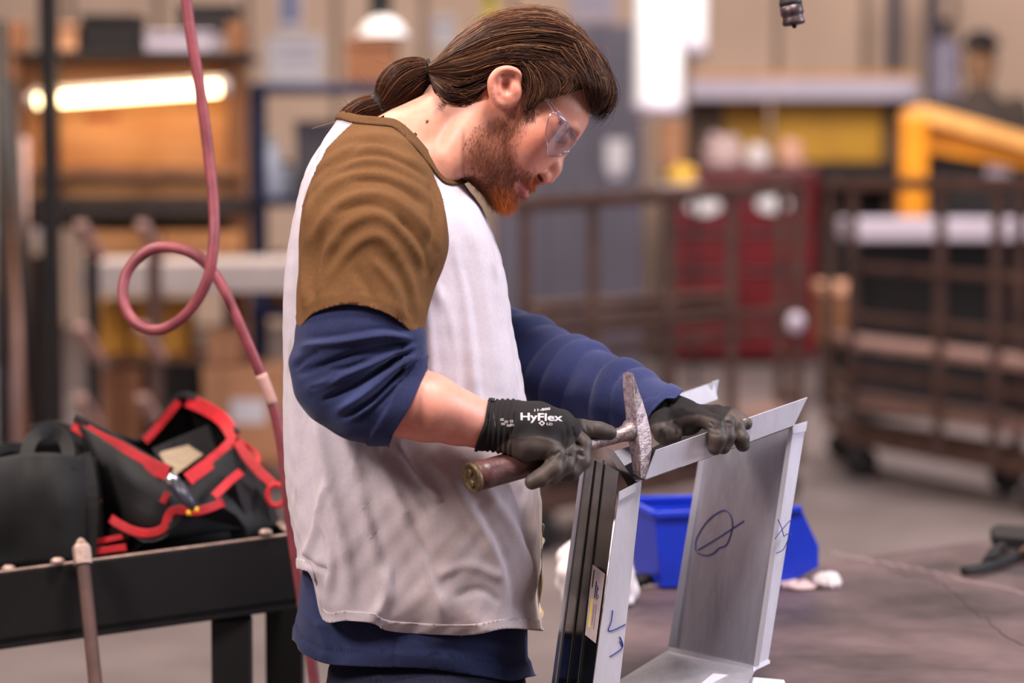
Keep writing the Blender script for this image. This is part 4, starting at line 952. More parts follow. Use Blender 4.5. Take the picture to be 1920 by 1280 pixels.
# ---- red rubber hose with a loop -------------------------------------------
m_hose = pbr('red_rubber_hose', (146, 68, 76), .5, 0, col2=(112, 48, 56), scale=26, bump=.12, bscale=200)
hp_ = [(334, -140, 3.34), (346, -30, 3.34), (357, 60, 3.34), (374, 160, 3.34), (390, 280, 3.34), (401, 390, 3.33), (400, 460, 3.32), (388, 526, 3.32), (352, 586, 3.33), (300, 618, 3.345), (254, 604, 3.36), (231, 560, 3.37), (240, 506, 3.38), (282, 468, 3.38), (332, 466, 3.375), (378, 486, 3.37), (414, 532, 3.365), (448, 606, 3.36), (482, 684, 3.37), (508, 750, 3.375), (526, 820, 3.38), (536, 900, 3.38), (548, 1000, 3.38), (566, 1120, 3.38), (586, 1250, 3.38), (600, 1400, 3.38)]
P = spline(W(hp_), 8); hose = thing('air_hose', P[-1], 'dusty red rubber air hose hanging with a loop left of the man', 'hose')
mb = MB(); mb.tube(P, .0078, 14); mb.build('tube', m_hose, hose, smooth=True)
i0 = int(np.argmin(np.linalg.norm(P - at(500, 728, 3.372), axis=1))); mb = MB(); mb.tube(P[i0 - 3:i0 + 5], .0084, 14); mb.build('tape_wrap', pbr('pale_tape', (196, 150, 140), .6), hose, smooth=True)
Pt = P[::-1].copy(); lowp = P[-1]; mb = MB(); mb.tube([lowp, lowp + (.02, 0, -.25), (lowp[0] + .03, lowp[1] + .05, .012), (lowp[0] + .06, lowp[1] + .8, .012)], .0078, 12); mb.build('floor_run', m_hose, hose, smooth=True)
# ---- fitting hanging at the top edge -----------------------------------------
hf = thing('hanging_coupling', at(1488, 48, 3.15), 'black hose coupling hanging down at the top edge', 'coupling')
a2, b2 = at(1462, -120, 3.15), at(1489, 46, 3.15); ax_ = (b2 - a2) / np.linalg.norm(b2 - a2); L_ = np.linalg.norm(b2 - a2)
mb = MB(); mb.lathe(a2, ax_, [(0, .0125), (L_ - .034, .0135), (L_ - .030, .0150), (L_ - .026, .0150), (L_ - .024, .012)], 20); mb.build('rubber_sleeve', pbr('black_rubber', (36, 28, 30), .6, 0, scale=50, bump=.3), hf, smooth=True)
mb = MB(); mb.lathe(a2, ax_, [(L_ - .026, .011), (L_ - .024, .0150), (L_ - .014, .0152), (L_ - .012, .0135), (L_ - .008, .0135), (L_ - .003, .0150), (L_, .0140), (L_, .006), (L_ - .01, .005)], 20); mb.build('collar', pbr('grimy_steel', (92, 76, 80), .45, .6, var=.3, scale=80), hf, smooth=True)
mb = MB(); mb.lathe(b2, ax_, [(-.012, .003), (.004, .003), (.005, .0005)], 10); mb.build('nipple', m_dark, hf, smooth=True)
# ================================================================== the worker
c3 = lambda c: np.array(s2l(c))
def lerp_cols(base, layers):
    """base colour with (colour, weight array) layers on top"""
    out = np.tile(c3(base), (len(layers[0][1]), 1))
    for c, w in layers: out = out + (c3(c) - out) * np.clip(w, 0, 1)[:, None]
    return out
m_skin = vcol_mat('skin', rough=0.46, bump=0.10, bscale=900, var=0.06, vscale=130, spec=0.45, sss=0.12)
m_cotton_white = vcol_mat('white_cotton_jersey', rough=0.92, bump=0.07, bscale=1100, var=0.045, vscale=240, spec=0.15, sheen=0.1)
m_cotton_brown = vcol_mat('brown_cotton_jersey', rough=0.9, bump=0.08, bscale=1100, var=0.08, vscale=260, spec=0.15)
m_fleece = vcol_mat('navy_thermal_knit', rough=0.95, bump=0.22, bscale=1000, var=0.10, vscale=300, spec=0.1, sheen=0.12)
m_denim = pbr('dark_denim', (38, 40, 58), 0.9, 0, var=0.2, scale=300, bump=0.3, bscale=1500, spec=0.15)
m_hair = vcol_mat('brown_hair', rough=0.5, var=0.05, vscale=40, spec=0.16)
m_beard = vcol_mat('red_beard_hair', rough=0.5, var=0.05, vscale=40, spec=0.4)
m_glove = vcol_mat('glove_knit_and_coating', rough=0.6, bump=0.25, bscale=1400, var=0.10, vscale=180, spec=0.35, rough_attr='rgh')
m_print = pbr('glove_print', (205, 195, 196), 0.7, 0, var=0.05)

# ---- head and neck -------------------------------------------------
face_poly = spline([(1108, 180), (1105, 222), (1092, 249), (1079, 266), (1066, 278), (1044, 300), (1018, 326), (1004, 343), (996, 351), (988, 355), (987, 362), (974, 366),
    (968, 376), (961, 387), (946, 393), (925, 386), (906, 366), (890, 350), (874, 338), (868, 352), (874, 400), (850, 450), (770, 470), (690, 400), (668, 310),
    (688, 238), (722, 212), (765, 192), (800, 174), (815, 148), (832, 116), (862, 82), (902, 55), (950, 39), (1008, 34), (1052, 48), (1084, 78), (1103, 116), (1110, 150)], 4, True)
head_ctr = [(950, 110, .077, 105), (960, 45, .070, 92), (850, 130, .070, 85), (1085, 165, .064, 78), (1050, 190, .068, 82), (1072, 240, .058, 55), (1012, 245, .068, 78),
    (1015, 300, .056, 64), (975, 345, .043, 50), (945, 378, .036, 40), (900, 275, .066, 78), (915, 340, .056, 56), (930, 200, .070, 85), (825, 255, .060, 86), (790, 330, .075, 100), (765, 225, .060, 78), (710, 300, .075, 120), (800, 430, .08, 150)]
HBOX = (560, -20, 1180, 540)
head_fld = inflate_field(face_poly, head_ctr, HBOX, 2, 2.25)
hv = Vol(cp(630, 440, 0) - (0, 0, .135), cp(1125, 15, 0) + (0, 0, .135), 0.0018)
hv.f = inflate_vol(hv, head_fld)
hp = lambda x, y, w: np.array([(x - 960) * S0, -(y - 640) * S0, w])
for s in (1, -1):
    hv.add(hv.ell(hp(1011, 262, s * .054), (.024, .014, .013), [(.62, .78, 0), (-.78, .62, 0), (0, 0, 1)]), .022)       # cheekbone
    hv.add(hv.ell(hp(1066, 250, s * .030), (.012, .012, .018)), .012)                                                    # brow ridge
    hv.sub(hv.ell(hp(1062, 270, s * .037), (.013, .013, .017)), .012)                                                    # eye socket
    hv.add(hv.ell(hp(1049, 262, s * .033), (.0135, .0135, .0135)), .003)                                                 # eyelid over the eyeball
    hv.add(hv.ell(hp(893, 290, s * .056), (.026, .030, .014), [(.8, .6, 0), (-.6, .8, 0), (0, 0, 1)]), .02)              # jaw angle
    hv.add(hv.cone(hp(905, 222, s * .056), hp(800, 372, s * .055), .016, .018), .02)                                     # neck muscle
nose = hv.chain([hp(1056, 279, 0), hp(1040, 303, 0), hp(1027, 331, 0)], [.0072, .0078, .0098], .006)
for s in (1, -1):
    nose = smin(nose, hv.ell(hp(1017, 331, s * .0125), (.0108, .0098, .0082)), .004)
    nose = smin(nose, hv.ell(hp(1036, 312, s * .006), (.012, .014, .010)), .006)
hv.add(nose, .006)
for s in (1, -1):
    hv.sub(hv.ell(hp(1013, 336, s * .0185), (.0078, .0026, .0060), [(.58, -.81, 0), (.81, .58, 0), (0, 0, 1)]), .0018)        # nostril
    hv.sub(hv.chain([hp(1008, 318, s * .0205), hp(1001, 326, s * .0225), hp(1000, 338, s * .0215)], [.0018, .0024, .0020], .003), .003)                               # groove beside the nose wing
for s in (1, -1):
    hv.add(hv.chain([hp(994, 349, 0), hp(991, 345, s * .012), hp(983, 338, s * .023)], [.0055, .0050, .002], .004), .004)   # upper lip
    hv.add(hv.chain([hp(983, 361, 0), hp(980, 357, s * .011), hp(974, 349, s * .022)], [.0068, .0062, .003], .004), .004)   # lower lip
    hv.sub(hv.chain([hp(994, 357, 0), hp(990, 352, s * .012), hp(979, 341, s * .025)], [.0014, .0014, .0012], .002), .002)  # mouth line
# ears
for s in (1, -1):
    e = hv.ell(hp(947, 177, s * .077), (.020, .026, .009), [(.95, .3, 0), (-.3, .95, 0), (0, 0, 1)])
    rp = spline([hp(974, 164, s * .078), hp(971, 150, s * .083), hp(954, 144, s * .087), hp(935, 149, s * .090), hp(923, 165, s * .090), hp(923, 184, s * .088), hp(929, 199, s * .084), hp(939, 206, s * .080)], 3)
    rim = hv.chain(rp, np.interp(np.linspace(0, 7, len(rp)), range(8), [.0030, .0036, .0040, .0044, .0046, .0044, .0050, .0064]), .002)
    e = smin(e, rim, .004)
    e = smin(e, hv.chain([hp(955, 152, s * .082), hp(938, 166, s * .086), hp(934, 184, s * .085), hp(944, 194, s * .083)], [.003, .0034, .0034, .003], .003), .004)
    e = smax(e, -hv.ell(hp(951, 176, s * .090), (.0080, .0115, .0105), [(.95, .3, 0), (-.3, .95, 0), (0, 0, 1)]), .003)
    e = smax(e, -hv.chain([hp(962, 158, s * .092), hp(948, 158, s * .092)], [.004, .005], .003), .003)
    e = smin(e, hv.ell(hp(964, 181, s * .081), (.006, .0075, .0045)), .003)
    hv.add(e, .004)
HV, HQ = hv.mesh(); HT = tri(HQ); HV = relax(HV, HT, 2, 0.4)
del hv
hpx, hpy = 960 + HV[:, 0] / S0, 640 - HV[:, 1] / S0
beard_poly = spline([(985, 212), (1000, 222), (986, 250), (972, 272), (966, 300), (978, 322), (1003, 332), (1012, 345), (1000, 356), (986, 350), (975, 336), (960, 345), (966, 362), (985, 368), (975, 385), (962, 404), (938, 410), (908, 392), (876, 345), (874, 300), (884, 262), (910, 240), (950, 225), (972, 200)], 4, True)
bs = poly_sd(hpx, hpy, beard_poly)
sm = lambda v, a, b: np.clip((v - a) / (b - a), 0, 1) ** 2 * (3 - 2 * np.clip((v - a) / (b - a), 0, 1))
gau = lambda x, y, r: np.exp(-((hpx - x) ** 2 + (hpy - y) ** 2) / r ** 2)
skin_c = lerp_cols((220, 156, 132), [
    ((214, 132, 108), 0.8 * gau(1000, 275, 55)), ((226, 140, 118), 0.9 * gau(945, 177, 44)), ((222, 140, 120), 0.9 * gau(1028, 335, 28)),
    ((212, 140, 118), 0.5 * gau(1085, 225, 60)), ((150, 86, 62), 0.72 * sm(-bs, -12, 22)), ((178, 84, 80), 0.9 * (gau(980, 360, 9) + gau(991, 347, 8)) * (bs > -14)),
    ((86, 56, 50), 0.8 * gau(1043, 263, 9)), ((140, 88, 78), 0.6 * gau(1054, 268, 10)), ((140, 80, 70), 0.5 * np.exp(-((hpx - 1002) ** 2 / 9 + (hpy - 326) ** 2 / 60))) , ((188, 104, 100), 0.9 * np.exp(-((hpx - 979) ** 2 + (hpy - 357) ** 2) / 110)), ((130, 70, 54), 0.6 * (gau(951, 176, 9) + 0.6 * gau(960, 158, 7))), ((40, 18, 15), 0.9 * np.exp(-(((hpx - 1013) * .58 + (hpy - 336) * .81) / 9) ** 2 - (((hpx - 1013) * .81 - (hpy - 336) * .58) / 3.2) ** 2)),  # shade painted into the nose groove, ear hollows and nostril
    ((110, 60, 48), 0.5 * np.exp(-((hpx - 871) / 4) ** 2) * sm(hpy, 235, 270)),  # shade of the jaw crease painted as a dark line, not carved
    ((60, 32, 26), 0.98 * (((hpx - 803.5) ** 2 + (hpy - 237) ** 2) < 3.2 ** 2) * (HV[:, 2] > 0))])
# ---- trunk, arms and hidden hands of the body --------------------------------
torso_poly = spline([(646, 211), (700, 205), (748, 213), (788, 246), (824, 290), (858, 328), (884, 364), (906, 397), (923, 439), (935, 480), (944, 517), (952, 560), (963, 630), (975, 690), (987, 755),
    (1001, 850), (1012, 930), (1016, 1000), (1012, 1060), (1004, 1110), (1016, 1180), (1018, 1240), (600, 1240), (606, 1160), (595, 1120), (586, 1084), (566, 1066), (562, 1046), (560, 1020), (547, 960),
    (536, 880), (532, 740), (534, 660), (537, 540), (540, 480), (549, 412), (564, 356), (586, 304), (609, 264), (631, 230)], 3, True)
torso_ctr = [(690, 225, .085, 130), (760, 250, .09, 120), (640, 250, .11, 150), (830, 330, .10, 130), (700, 340, .16, 180), (600, 330, .15, 180), (700, 430, .182, 200), (620, 450, .18, 200), (880, 450, .155, 170),
    (750, 600, .172, 200), (750, 800, .172, 205), (800, 1000, .185, 205), (800, 1160, .19, 205), (640, 1100, .188, 95), (630, 1180, .19, 80), (990, 1150, .18, 150)]
torso_fld = inflate_field(torso_poly, torso_ctr, (500, 170, 1060, 1290), 4, 2.3)
bv = Vol((-.36, -.46, -.30), (.24, .28, .32), 0.010)
bv.f = inflate_vol(bv, torso_fld) + 0.026
R_SH, R_EL, R_WR = cp(690, 365, .165), cp(640, 722, .225), cp(905, 797, .205)
L_SH, L_EL, L_WR = cp(720, 330, -.19), cp(930, 640, -.235), cp(1240, 768, .02)
bv.add(bv.chain([R_SH, cp(682, 520, .215), R_EL], [.046, .050, .045], .02), .03)
bv.add(bv.chain([cp(720, 370, -.165), cp(835, 575, -.22), cp(915, 645, -.235), cp(985, 672, -.20), cp(1170, 748, -.04), cp(1240, 768, .02)], [.045, .044, .040, .038, .027, .025], .02), .03)
bv.f = smax(bv.f, (-.25 - bv.Y + 0 * bv.X + 0 * bv.Z), .01)
BV, BQ = bv.mesh(); BT = tri(BQ)
fv = Vol(cp(600, 860, .24) - (0, 0, .08), cp(1010, 660, .22) + (0, 0, .08), 0.003)
fv.add(fv.chain([cp(655, 738, .232), cp(745, 750, .235), cp(800, 764, .228), cp(860, 783, .215), cp(905, 797, .205), cp(985, 808, .20)], [.024, .0405, .0385, .0310, .0262, .026], .008))
fv.add(fv.ell(cp(800, 748, .236), (.046, .021, .026), [(.93, -.36, 0), (.36, .93, 0), (0, 0, 1)]), .02)
FV, FQ = fv.mesh(); FT = tri(FQ)
fpx, fpy = proj(FV)
fore_c = lerp_cols((222, 150, 130), [((206, 124, 104), 0.55 * sm(fpy - (fpx - 800) * .28, 765, 815)), ((228, 164, 148), .5 * np.exp(-((fpy - 740 - (fpx - 800) * .28) / 14) ** 2)), ((216, 118, 104), .5 * np.exp(-((fpx - 745) / 30) ** 2))])  # lit top and shaded underside of the forearm painted into the skin
HT2 = HT
Vb = np.concatenate([HV, BV, FV]); Tb = np.concatenate([HT2, BT + len(HV), FT + len(HV) + len(BV)])
Cb = np.concatenate([skin_c, np.tile(c3((218, 152, 122)), (len(BV), 1)), fore_c])
feet = toW(hp(800, 640, 0)[None])[0]; feet = np.array([feet[0], feet[1], 0.0])
person = mk('person', toW(Vb), Tb, m_skin, col=Cb, origin=feet,
    label='man in brown and white raglan shirt hammering sheet metal, clear glasses and ponytail', cat='person')
head_bvh = BVHTree.FromPolygons(HV.tolist(), HT.tolist())

# ---- raglan T-shirt --------------------------------------------------
sv = Vol((-.345, -.44, -.30), (.055, .30, .325), 0.0042)
f_t = inflate_vol(sv, torso_fld)
ft2 = f_t
arm_r = [cp(700, 300, .145), cp(699, 370, .180), cp(701, 450, .203), cp(680, 560, .218), cp(672, 650, .222)]
f_a = sv.chain(arm_r, [.060, .073, .0815, .0705, .0680], .02)
arm_l = [cp(720, 330, -.15), cp(775, 460, -.20), cp(845, 590, -.225), cp(880, 640, -.235)]
f_l = sv.chain(arm_l, [.060, .066, .062, .058], .02)
kY = (0.012 + 0.045 * np.clip((sv.Y - 0.06) / 0.12, 0, 1)).astype(f32)
sv.f = smin(smin(f_t, f_a, kY), f_l, kY)
TV, TQ = sv.mesh(); TT = tri(TQ); TV = relax(TV, TT, 2, 0.5)
def samp(g, V):
    u = (V - sv.lo) / sv.h; i = np.clip(u.astype(int), 0, np.array(g.shape) - 2); t = u - i; o = 0
    for a in (0, 1):
        for b in (0, 1):
            for c in (0, 1):
                w = (t[:, 0] if a else 1 - t[:, 0]) * (t[:, 1] if b else 1 - t[:, 1]) * (t[:, 2] if c else 1 - t[:, 2])
                o = o + w * g[i[:, 0] + a, i[:, 1] + b, i[:, 2] + c]
    return o
d_arm = samp(f_a, TV) - samp(f_t, TV); d_larm = samp(f_l, TV) - samp(f_t, TV)
del f_a, f_l, f_t, sv
TN = vnormals(TV, TT)
sleeve_folds = [
    ([(606, 292), (655, 262), (730, 258), (786, 284)], 3.5, 7), ([(590, 326), (650, 285), (725, 281), (800, 322)], 4.3, 8),
    ([(578, 372), (632, 318), (715, 304), (805, 352)], 4.6, 8), ([(574, 420), (618, 352), (700, 330), (786, 362), (822, 412)], 4.9, 9),
    ([(580, 462), (632, 388), (712, 366), (786, 412), (818, 468)], 4.6, 9), ([(598, 492), (650, 424), (716, 404), (778, 462), (800, 520)], 4.3, 9),
    ([(612, 530), (668, 458), (716, 446), (760, 510), (780, 585)], 4.1, 9), ([(588, 356), (578, 430), (572, 520), (574, 590)], 3.8, 7), ([(606, 430), (592, 500), (586, 560)], -4.1, 8),
    ([(640, 440), (606, 500), (594, 560)], 3.0, 8), ([(740, 400), (790, 470), (798, 520)], -3.8, 8), ([(650, 340), (730, 344), (800, 392)], -3.5, 7), ([(620, 402), (700, 386), (780, 440)], -3.0, 8),
    ([(812, 350), (824, 400), (820, 470), (800, 520)], 4.1, 6), ([(804, 340), (812, 400), (806, 470)], -4.1, 6), ([(690, 480), (740, 540), (752, 600)], 3.2, 8), ([(660, 500), (690, 540), (700, 580)], -2.4, 9), ([(640, 300), (700, 268), (770, 300)], -3.0, 6), ([(600, 345), (660, 300), (730, 296), (806, 340)], -3.0, 6)]
body_folds = [
    ([(808, 520), (838, 600), (850, 700), (856, 800)], 4.6, 11), ([(848, 440), (872, 540), (884, 660), (890, 760)], 5.2, 12), ([(872, 400), (902, 500), (920, 620), (936, 740)], 5.2, 12), ([(900, 420), (930, 540), (950, 660), (966, 760)], 4.0, 9),
    ([(858, 460), (884, 560), (898, 680), (908, 760)], -4.0, 9), ([(828, 560), (846, 660), (850, 740)], -3.7, 9), ([(796, 560), (806, 640), (812, 720)], 3.4, 9),
    ([(548, 480), (546, 620), (548, 780), (560, 900)], 3.4, 9), ([(556, 640), (566, 800), (590, 940), (620, 1060)], -4.7, 11), ([(590, 760), (612, 880), (640, 1010), (660, 1130)], 7.0, 12), ([(650, 800), (672, 900), (700, 1010), (735, 1130)], 8.5, 12),
    ([(690, 812), (730, 900), (770, 990), (810, 1080), (830, 1160)], 7.8, 12), ([(740, 830), (790, 900), (826, 940)], 10.8, 8), ([(722, 836), (772, 905), (812, 960)], -7.8, 9), ([(800, 850), (860, 930), (920, 1020), (960, 1110)], 7.8, 14),
    ([(660, 880), (700, 980), (722, 1090)], -6.2, 11), ([(860, 860), (920, 930), (975, 1020), (1000, 1110)], 7.0, 12), ([(890, 940), (930, 1010), (965, 1100), (975, 1160)], -7.0, 12), ([(760, 960), (800, 1040), (830, 1120)], -6.2, 11),
    ([(620, 900), (600, 960), (622, 1040), (616, 1130)], 7.0, 9), ([(570, 1050), (590, 1000), (600, 940)], 5.4, 7), ([(820, 1080), (880, 1060), (950, 1090)], 3.9, 9), ([(850, 1120), (900, 1105), (940, 1130)], -3.1, 7), ([(940, 860), (980, 940), (990, 1040)], -4.7, 9), ([(566, 1040), (590, 1062), (620, 1070)], -4.7, 5), ([(700, 1160), (722, 1120), (728, 1060)], 6.2, 9)]
px, py = proj(TV)
sleeve_poly = spline([(664, 230), (624, 270), (594, 319), (575, 367), (563, 410), (548, 470), (540, 560), (540, 700), (800, 700), (800, 560), (803, 527), (816, 508), (831, 472), (836, 427), (827, 375), (812, 330), (800, 296), (770, 258), (735, 236), (700, 228)], 4, True)
sd_s = poly_sd(px, py, sleeve_poly) * S0
lw = sm(py, 395, 450)
s_near = sd_s * (1 - lw) + np.clip(d_arm, -.04, .04) * 0.6 * lw
s_near = np.where(TV[:, 2] > 0.012, s_near, 0.03)
s_far = np.where(TV[:, 2] < -0.05, d_larm * 0.7, 0.05)
s_sl = np.minimum(s_near, s_far)
_e = np.concatenate([TT[:, [0, 1]], TT[:, [1, 2]], TT[:, [2, 0]]]); _e = np.concatenate([_e, _e[:, ::-1]]); _n = np.bincount(_e[:, 0], minlength=len(TV)) + 1e-9
for _k in range(8): s_sl = .5 * s_sl + .5 * np.bincount(_e[:, 0], s_sl[_e[:, 1]], len(TV)) / _n
on_sl = s_sl < 0
disp = np.where(on_sl, folds_disp(TV, sleeve_folds, TN[:, 2]), folds_disp(TV, body_folds, TN[:, 2]))
disp += np.where(on_sl, 0, 0.0013 * vnoise((TV + .010 * np.stack([vnoise(TV, 20, 51), 0 * TV[:, 0], 0 * TV[:, 0]], 1)) * np.array([1.25, .42, 1.0]), 105, 41) * (1 - .4 * sm(py, 600, 760)) + 0.0009 * vnoise(TV @ np.array([[.8, .6, 0], [-.6, .8, 0], [0, 0, 1.]]) * np.array([1.4, .5, 1]), 170, 43) * sm(py, 820, 950))
disp += 0.0006 * vnoise(TV, 45, 3) + 0.0003 * vnoise(TV, 140, 4)
TV = TV + TN * disp[:, None]
px, py = proj(TV)
neck_in = spline([(560, 190), (640, 211), (672, 219), (710, 223), (742, 228), (772, 252), (806, 291), (828, 320), (850, 334), (905, 320)], 6)
def above(px, py, line):            # >0 above the line (smaller py)
    return np.interp(px, line[:, 0], line[:, 1]) - py
nk_d, _ = seg_dist(px, py, neck_in, False)
nk = np.where(above(px, py, neck_in) > 0, nk_d, -nk_d) * S0
hem = spline([(480, 1050), (560, 1066), (586, 1082), (607, 1161), (650, 1163), (700, 1168), (722, 1180), (780, 1186), (880, 1189), (950, 1178), (1014, 1181), (1080, 1181)], 5)
slh = spline([(520, 650), (566, 612), (590, 587), (642, 571), (688, 575), (732, 591), (762, 616), (778, 638), (810, 690)], 5)
hem_s = (py - np.interp(px, hem[:, 0], hem[:, 1])) * S0
slh_s = (py - np.interp(px, slh[:, 0], slh[:, 1])) * S0
lend = cp(893, 648, -.238); ldir = (cp(880, 640, -.235) - cp(845, 590, -.225)); ldir /= np.linalg.norm(ldir)
lend_s = (TV - lend) @ ldir
A = np.stack([s_sl, nk, hem_s, np.where(TV[:, 2] > 0, slh_s, lend_s), px, py], 1)
V1, T1, A1 = clip(TV, TT, nk, A)
Vbd, Tbd, Abd = clip(V1, T1, -A1[:, 0], A1)          # body panel
Vbd, Tbd, Abd = clip(Vbd, Tbd, Abd[:, 2], Abd)
Vsl, Tsl, Asl = clip(V1, T1, A1[:, 0], A1)           # sleeves
Vsl, Tsl, Asl = clip(Vsl, Tsl, Asl[:, 3], Asl)
def shirt_cols(V, A, base, dirt, band=None):
    bx, by = A[:, 4], A[:, 5]
    lay = [(dirt, 0.45 * sm(by, 760, 1000) * (0.6 + 0.4 * vnoise(V, 18, 8))), (dirt, 0.5 * np.exp(-((bx - 880) ** 2 + (by - 880) ** 2) / 90 ** 2) ),
        ((150, 128, 108), 0.6 * sm(bx, 975, 1012) * sm(by, 880, 960)), ((150, 132, 120), 0.25 * sm(vnoise(V, 90, 9), 0.7, 1.2))]
    return lerp_cols(base, lay)
cb = shirt_cols(Vbd, Abd, (198, 188, 197), (178, 155, 145))
tshirt = mk('t_shirt', toW(Vbd), Tbd, m_cotton_white, person, col=cb, solid=0.0016, label='off-white shirt body panel, stained near the hem')
def stitch_cols(V, A, base, dark):
    d = A[:, 3]; hemward = sm(A[:, 5], 440, 600)  # sleeve colour grows lighter towards the hem
    return lerp_cols(base, [((130, 92, 58), 0.4 * hemward), ((96, 66, 38), 0.45 * np.exp(-((d + 0.0185) / .0016) ** 2)), (dark, 0.25 * sm(vnoise(V, 45, 5), 0.2, 1.2)), ((142, 102, 66), 0.3 * sm(-d, 0.018, 0.0))])
for side in (1, -1):
    V2, T2, A2 = clip(Vsl, Tsl, -side * Vsl[:, 2], Asl)
    n2 = vnormals(V2, T2); V2 = V2 + n2 * 0.0011
    d = A2[:, 3]; V2 = V2 + n2 * (0.0012 * sm(-d, 0.0185, 0.0175))[:, None]
    mk('sleeve', toW(V2), T2, m_cotton_brown, tshirt, col=stitch_cols(V2, A2, (108, 75, 46), (86, 58, 36)), solid=0.0018, label='faded brown raglan sleeve')
# collar band
Vc, Tc, Ac = clip(V1, T1, -(A1[:, 1] + 0.0095), A1)
m_up = (Ac[:, 5] < 420)
Vc, Tc, Ac = clip(Vc, Tc, np.where(Ac[:, 5] < 420, -1.0, 1.0), Ac)
nc = vnormals(Vc, Tc); Vc = Vc + nc * (0.0028 + 0.0006 * np.sin(np.clip(-Ac[:, 1] / .0095, 0, 1) * math.pi))[:, None]
mk('collar', toW(Vc), Tc, m_cotton_brown, tshirt, col=lerp_cols((98, 68, 42), [((80, 54, 33), 0.5 * sm(-Ac[:, 1], 0.007, 0.009))]), solid=0.0026, label='ribbed brown collar band')
# hem fold with stitching
Vh, Th, Ah = clip(Vbd, Tbd, -(Abd[:, 2] + 0.0125), Abd)
nh = vnormals(Vh, Th); Vh = Vh + nh * 0.0013
hc = shirt_cols(Vh, Ah, (198, 188, 197), (178, 155, 145)); hc = hc * (1 - 0.35 * (np.abs(Ah[:, 2] + 0.0118) < 0.0006))[:, None]
mk('hem', toW(Vh), Th, m_cotton_white, tshirt, col=hc, solid=0.0018)
# torn flap hanging at the front of the shirt
fl = spline([(1004, 900), (1013, 942), (1013, 975), (1021, 985), (1017, 1005), (1022, 1012), (1016, 1030), (1018, 1090), (1012, 1130), (1020, 1150), (1008, 1160), (1000, 1120), (996, 1000)], 3, True)
fw = [cp(x, y, -.03 + .012 * math.sin(y * .11)) for x, y in fl]
mb = MB(); mb.prism([toW(p[None])[0] for p in fw], BAS[2] * 0.006); mb.build('torn_flap', pbr('torn_cloth', (206, 186, 150), 0.95, 0, var=0.15, scale=90, bump=0.4, bscale=500), tshirt, label='frayed yellowish cloth edge')

# ---- navy undershirt: rolled right sleeve, far sleeve and the tail below the hem
uv = Vol(cp(520, 850, .16) - (0, 0, .02), cp(830, 540, .30) + (0, 0, .04), 0.0026)
uv.add(uv.chain([cp(678, 560, .215), cp(672, 620, .220), cp(650, 690, .226)], [.058, .064, .060], .03))
uv.add(uv.ell(cp(590, 664, .222), (.0285, .0150, .045), [(.94, .34, 0), (-.34, .94, 0), (0, 0, 1)]), .010)
uv.add(uv.ell(cp(600, 712, .226), (.020, .018, .046), [(.9, .43, 0), (-.43, .9, 0), (0, 0, 1)]), .010)
uv.add(uv.ell(cp(618, 742, .228), (.020, .016, .046), [(.9, .43, 0), (-.43, .9, 0), (0, 0, 1)]), .008)
uv.add(uv.ell(cp(664, 768, .232), (.024, .018, .044), [(.8, .6, 0), (-.6, .8, 0), (0, 0, 1)]), .010)
uv.add(uv.chain([cp(640, 715, .226), cp(690, 738, .230), cp(757, 760, .235)], [.052, .052, .0445], .02), .02)
uv.add(uv.ell(cp(756, 664, .225), (.024, .030, .040)), .03)
UV, UQ = uv.mesh(); UT = tri(UQ); UV = relax(UV, UT, 2, .5); UN = vnormals(UV, UT)
blue_folds = [([(776, 640), (720, 628), (640, 640), (565, 650)], 8.1, 8), ([(770, 630), (720, 618), (660, 628), (580, 636)], -2.2, 6), ([(784, 640), (720, 652), (650, 668), (560, 700)], -7.9, 6),
    ([(784, 648), (720, 672), (650, 702), (572, 734)], 7.3, 8), ([(786, 652), (725, 684), (662, 725), (604, 752)], -8.6, 6), ([(788, 656), (735, 694), (680, 740), (628, 772)], 8.1, 8), ([(790, 660), (745, 705), (696, 752), (640, 784)], -7.9, 5),
    ([(788, 662), (752, 706), (712, 748), (662, 784)], 9.0, 6), ([(786, 668), (742, 722), (700, 762), (664, 792)], -7.9, 5), ([(640, 700), (610, 720), (580, 730)], -3.6, 5), ([(700, 672), (650, 690), (618, 690)], -4.4, 5), ([(760, 650), (740, 668), (728, 690)], -3.6, 5), ([(552, 690), (572, 672), (600, 660)], -4.4, 5)]
UV = UV + UN * (folds_disp(UV, blue_folds, UN[:, 2]) + 0.0006 * vnoise(UV, 130, 5))[:, None]
upx, upy = proj(UV)
cuff = spline([(850, 540), (822, 620), (800, 668), (797, 690), (788, 716), (768, 762), (738, 810), (720, 850)], 5)
cs = (upx - np.interp(upy, cuff[:, 1], cuff[:, 0])) * S0
UVc, UTc, UA = clip(UV, UT, cs, np.stack([cs, upx, upy], 1))
un2 = vnormals(UVc, UTc)
roll = sm(UA[:, 0], -0.029, -0.026) * (UA[:, 2] > 668)
UVc = UVc + un2 * (0.0028 * roll)[:, None]
blue = lambda V, n: lerp_cols((50, 55, 88), [((38, 42, 70), 0.5 * sm(vnoise(V, 50, 12), 0, 1.2)), ((66, 76, 120), 0.4 * sm(vnoise(V, 40, 14), 0.2, 1.2))])
under = mk('undershirt', toW(UVc), UTc, m_fleece, person, col=blue(UVc, un2), solid=0.002, label='navy long-sleeved undershirt, right sleeve pushed to the elbow')
lv = Vol(cp(880, 850, -.33) , cp(1290, 540, .09), 0.003)
lv.add(lv.chain([cp(850, 590, -.225), cp(915, 650, -.235), cp(985, 676, -.20), cp(1080, 712, -.12), cp(1170, 748, -.04), cp(1245, 772, .02)], [.050, .054, .0545, .048, .0405, .0345], .03))
LV, LQ = lv.mesh(); LT = tri(LQ); LV = relax(LV, LT, 2, .5); LN = vnormals(LV, LT)
ax = cp(1245, 772, .02) - cp(985, 672, -.2); ax /= np.linalg.norm(ax)
